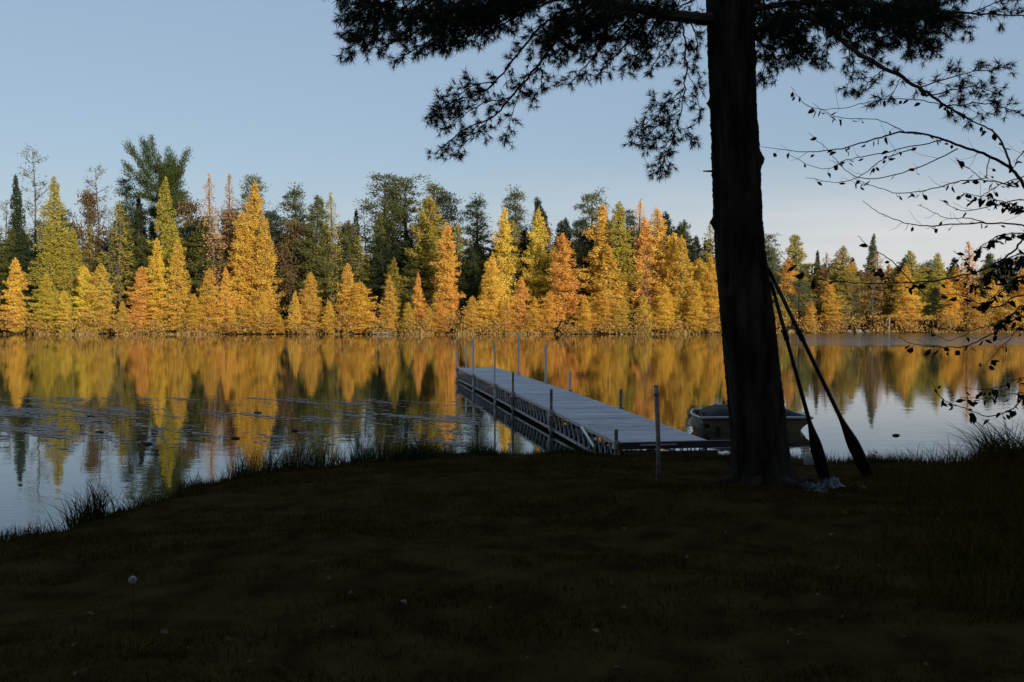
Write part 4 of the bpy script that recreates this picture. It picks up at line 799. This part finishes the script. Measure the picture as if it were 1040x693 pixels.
g.add(P, q=[(a * (nx_ + 1) + b, a * (nx_ + 1) + b + 1, (a + 1) * (nx_ + 1) + b + 1, (a + 1) * (nx_ + 1) + b) for a in range(ny_) for b in range(nx_)])
g.build('cover', M['vinyl'], boat, smooth=True)
for sx_ in (-1, 1):
    g = G(); g.tube([(sx_ * .84, .1, .24), (sx_ * .84, .1, .31)], [.018, .012], 8); g.tube([(sx_ * .84 - .05, .1, .305), (sx_ * .84 + .05, .1, .30)], [.010, .010], 6); g.build('cleat', M['vinyl'], boat)
g = G(); g.tube([(-.63, -.012, .05), (-.63, .03, .05)], [.045, .045], 12); g.build('drain_fitting', M['vinyl'], boat)

# ------------------------------------------------------------------ two oars leaning on the trunk
M['oar'] = noise_mat('dark_oar_wood', (.012, .008, .006), (.026, .017, .012), 8, .5, .2, (6, 6, 1))
M['oarband'] = noise_mat('oar_collar', (.012, .012, .012), (.025, .025, .025), 8, .5)
def oar(top, btm, colr, bst, label):
    a = Vector(top); b = Vector(btm); root = empty('oar', tuple(b)); d = (a - b); L = d.length; root.rotation_euler = d.to_track_quat('Z', 'Y').to_euler()
    root.rotation_mode = 'QUATERNION'; zax = d.normalized(); xax = (Vector((1, 0, 0)) - zax * zax.x).normalized(); yax = zax.cross(xax)
    root.rotation_quaternion = Matrix((xax, yax, zax)).transposed().to_quaternion()
    bs = bst * L
    g = G(); g.tube([(0, 0, bs - .05), (0, 0, bs + .1), (0, 0, L - .16)], [.021, .021, .018], 12); g.build('shaft', M['oar'], root, smooth=True)
    g = G(); g.tube([(0, 0, L - .16), (0, 0, L - .14), (0, 0, L - .06), (0, 0, L)], [.015, .018, .019, .014], 12); g.build('grip', M['oar'], root, smooth=True)
    g = G(); zc = colr * L; g.tube([(0, 0, zc - .05), (0, 0, zc + .05)], [.027, .027], 12); g.tube([(0, 0, zc + .045), (0, 0, zc + .06)], [.038, .038], 12); g.build('collar', M['oarband'], root)
    g = G(); K = 12; pr = []
    for k in range(K + 1):
        t = k / K; z = bs * (1 - t) + .05 * (1 - t); w = .021 + .042 * ssm(np.array(t), 0, .55) - .012 * max(0, t - .85) / .15; th_ = .022 * (1 - t) + .005
        w = float(w); pr.append([(w * math.cos(q), th_ * math.sin(q) + .02 * t * t, z) for q in np.linspace(0, 2 * math.pi, 13)[:-1]])
    P = np.array(pr); ii = np.arange(K)[:, None] * 12; jj = np.arange(12)[None]; j2 = (jj + 1) % 12
    g.add(P.reshape(-1, 3), q=np.stack([ii + jj, ii + 12 + jj, ii + 12 + j2, ii + j2], -1).reshape(-1, 4)); e = P[-1]; g.add(np.concatenate([e, e.mean(0)[None]]), t=[(q, (q + 1) % 12, 12) for q in range(12)])
    g.build('blade', M['oar'], root, smooth=True); tag(root, label, 'oar', 'oars leaning on the pine trunk')
def foot(px, py, Y): q = at(px, py, Y); return (q.x, Y, gz(q.x, Y) + .0)
oar(at(783, 286, 9.42), foot(838, 470, 10.05), .74, .30, 'dark wooden oar nearer the trunk, its blade left of the other')
oar(at(780, 272, 9.33), foot(883, 472, 9.95), .69, .30, 'dark wooden oar leaning at the wider angle, its blade farther from the trunk')

# ------------------------------------------------------------------ litter by the oars
M['plastic'] = noise_mat('pale_plastic', (.07, .075, .085), (.15, .16, .18), 8, .35, .2, spec=.5)
M['darkcloth'] = noise_mat('dark_tarp', (.05, .06, .09), (.12, .13, .16), 6, .6, .4)
def crumple(px, py, Y, sx, sy, h, seed, mat, label, cat, name):
    rk = np.random.default_rng(seed); p = at(px, py, Y); z = gz(p.x, Y); n = 18; V = []
    N2 = rk.normal(size=(n + 1, n + 1))
    for a in range(n + 1):
        for b in range(n + 1):
            x, y = -1 + 2 * a / n, -1 + 2 * b / n; e = max(0, 1 - (x * x + y * y) * .8)
            V.append((x * sx + N2[a, b] * .012, y * sy, h * e * (.55 + .35 * math.sin(x * 7 + seed) * math.sin(y * 6) + .22 * N2[b, a]) + .006))
    g = G(); g.add(V, q=[(a * (n + 1) + b, (a + 1) * (n + 1) + b, (a + 1) * (n + 1) + b + 1, a * (n + 1) + b + 1) for a in range(n) for b in range(n)])
    o = g.build(name, mat); o.location = (p.x, Y, z); o.rotation_euler = (0, 0, seed * .7); tag(o, label, cat)
crumple(845, 480, 9.35, .11, .09, .09, 1, M['plastic'], 'crumpled pale plastic bag on the ground between the oar blades', 'plastic bag', 'plastic_bag')
crumple(822, 484, 9.15, .16, .10, .07, 2, M['darkcloth'], 'dark crumpled sheet lying at the foot of the trunk by the oars', 'tarp', 'tarp')
crumple(833, 487, 9.0, .06, .05, .07, 4, M['plastic'], 'smaller pale crumpled wrapper just left of the plastic bag', 'wrapper', 'wrapper')
crumple(876, 481, 9.3, .035, .03, .03, 6, M['plastic'], 'tiny pale scrap on the ground right of the plastic bag', 'litter', 'litter_scrap')
# pale lattice crate behind the left oar
p = at(822, 452, 11.0); cz = gz(p.x, 11.0); cr_ = empty('wire_basket', (p.x, 11.0, cz), .3); cr_.scale = (.55, .55, .75); g = G()
for zi in range(6):
    z = .02 + zi * .045; w = .07 + .01 * zi
    for a_, b_ in (((-w, -w), (w, -w)), ((w, -w), (w, w)), ((w, w), (-w, w)), ((-w, w), (-w, -w))): g.beam((*a_, z), (*b_, z), .009, .012)
for k in range(5):
    t = -1 + k * .5
    for (ax, ay) in ((t, -1), (t, 1), (-1, t), (1, t)): g.beam((ax * .07, ay * .07, .0), (ax * .12, ay * .12, .25), .009)
g.build('wire_side', M['trim'], cr_); g = G(); g.box((0, 0, .012), (.13, .13, .012)); g.build('base', M['trim'], cr_)
tag(cr_, 'small pale wire basket on the bank edge beside the left oar blade', 'basket')
# exposed roots at the trunk foot
for i, (a_, L_) in enumerate(((-.35, .62), (-1.2, .5), (-2.1, .45), (3.3, .5), (.5, .5))):
    g = G(); P = []
    for t in np.linspace(0, 1, 7):
        x = math.cos(a_ + .3 * t * math.sin(i + 1)) * (.22 + L_ * t); y = math.sin(a_ + .3 * t) * (.22 + L_ * t); wz = gz(tx0 + x, PD + y) - tz0; P.append((x, y, wz + .05 * (1 - t) ** 2 - .02 * t))
    g.tube(P, np.linspace(.07, .015, 7), 8); g.build('root', M['bark'], pine, smooth=True)

# ------------------------------------------------------------------ dandelion clock, fallen leaves
M['fluff'] = noise_mat('dandelion_fluff', (.45, .45, .43), (.6, .6, .58), 30, .9)
p = at(135, 612, 5.05); z = gz(p.x, 5.05); dn = empty('dandelion_clock', (p.x, 5.05, z)); hz = at(135, 589, 5.05).z - z
g = G(); g.tube([(0, 0, -.02), (.004, 0, hz * .5), (0, 0, hz)], [.002, .0018, .0016], 6); g.build('stem', M['sedge'], dn)
g = G(); rf = np.random.default_rng(2); n = 900; D = norm(rf.normal(size=(n, 3))); g.leaves(np.array([0, 0, hz]) + D * .004, D, .019, .0016, rf, tri=True)
n = 500; D = norm(rf.normal(size=(n, 3))); g.leaves(np.array([0, 0, hz]) + D * .018, np.cross(D, rf.normal(size=(n, 3))), .005, .002, rf); g.build('seed_head', M['fluff'], dn)
tag(dn, 'white dandelion seed head on a thin stem, lawn at lower left', 'dandelion')
M['fallen'] = leaf_mat('fallen_leaf', .15, False, (.12, .085, .055), .5)
rl = np.random.default_rng(41); base = None
spots = [(412, 615, 1.5, 'palest largest fallen leaf, on the open lawn right of centre left'), (88, 682, 1.4, 'pale fallen leaf at the bottom left corner of the lawn'), (97, 627, 1.1, 'fallen leaf below and left of the dandelion clock'), (287, 681, 1.1, 'fallen leaf at the bottom edge, lower middle left of the lawn'), (855, 628, 1.0, 'fallen leaf alone on the dark lawn at right')]
spots[0] = (412, 615, 1.5, 'palest and largest fallen leaf, alone on the open lawn below the dock')
ex = sorted([(float(rl.uniform(10, 960)), float(rl.uniform(515, 688)), float(rl.uniform(.45, .95))) for i in range(36)])
cb = {}
for (x, y, s_) in ex:
    b = 'nearest the viewer' if y > 640 else ('in the middle of the lawn' if y > 575 else 'nearest the water'); cb[b] = cb.get(b, 0) + 1
    spots.append((x, y, s_, f'small dull fallen leaf {b}, {ORD[cb[b] - 1]} of those from the left'))
for (px, py, s, lab) in spots:
    Y_ = 1.4 * F / (py - 317)
    for _ in range(6):
        q = at(px, py, Y_); zg = gz(q.x, Y_); Y_ = (H0 - zg - .03) * F / (py - 317)
    q = at(px, py, Y_); zg = gz(q.x, Y_)
    if base is None:
        g = G(); V = []
        for t, w_ in ((0, .05), (.25, .7), (.55, 1), (.8, .6), (1, .03)):
            V += [(-.016 * w_, .05 * t, .006 + .012 * w_), (0, .05 * t, .006 * t), (.016 * w_, .05 * t, .006 + .010 * w_ * t)]
        g.add(V, q=[(3 * k + c, 3 * k + c + 1, 3 * k + c + 4, 3 * k + c + 3) for k in range(4) for c in range(2)]); g.tube([(0, -.02, .004), (0, 0, .002)], [.0008, .0008], 4)
        base = g.build('fallen_leaf', M['fallen']); o = base
    else:
        o = base.copy(); C.objects.link(o)
    o.location = (q.x, Y_, zg + .022); o.rotation_euler = (rl.normal() * .35, rl.normal() * .35, rl.uniform(0, 6.28)); o.scale = (s,) * 3
    tag(o, lab or 'small dull fallen leaf lying flat in the shaded lawn grass', 'leaf', 'fallen leaves on the lawn')
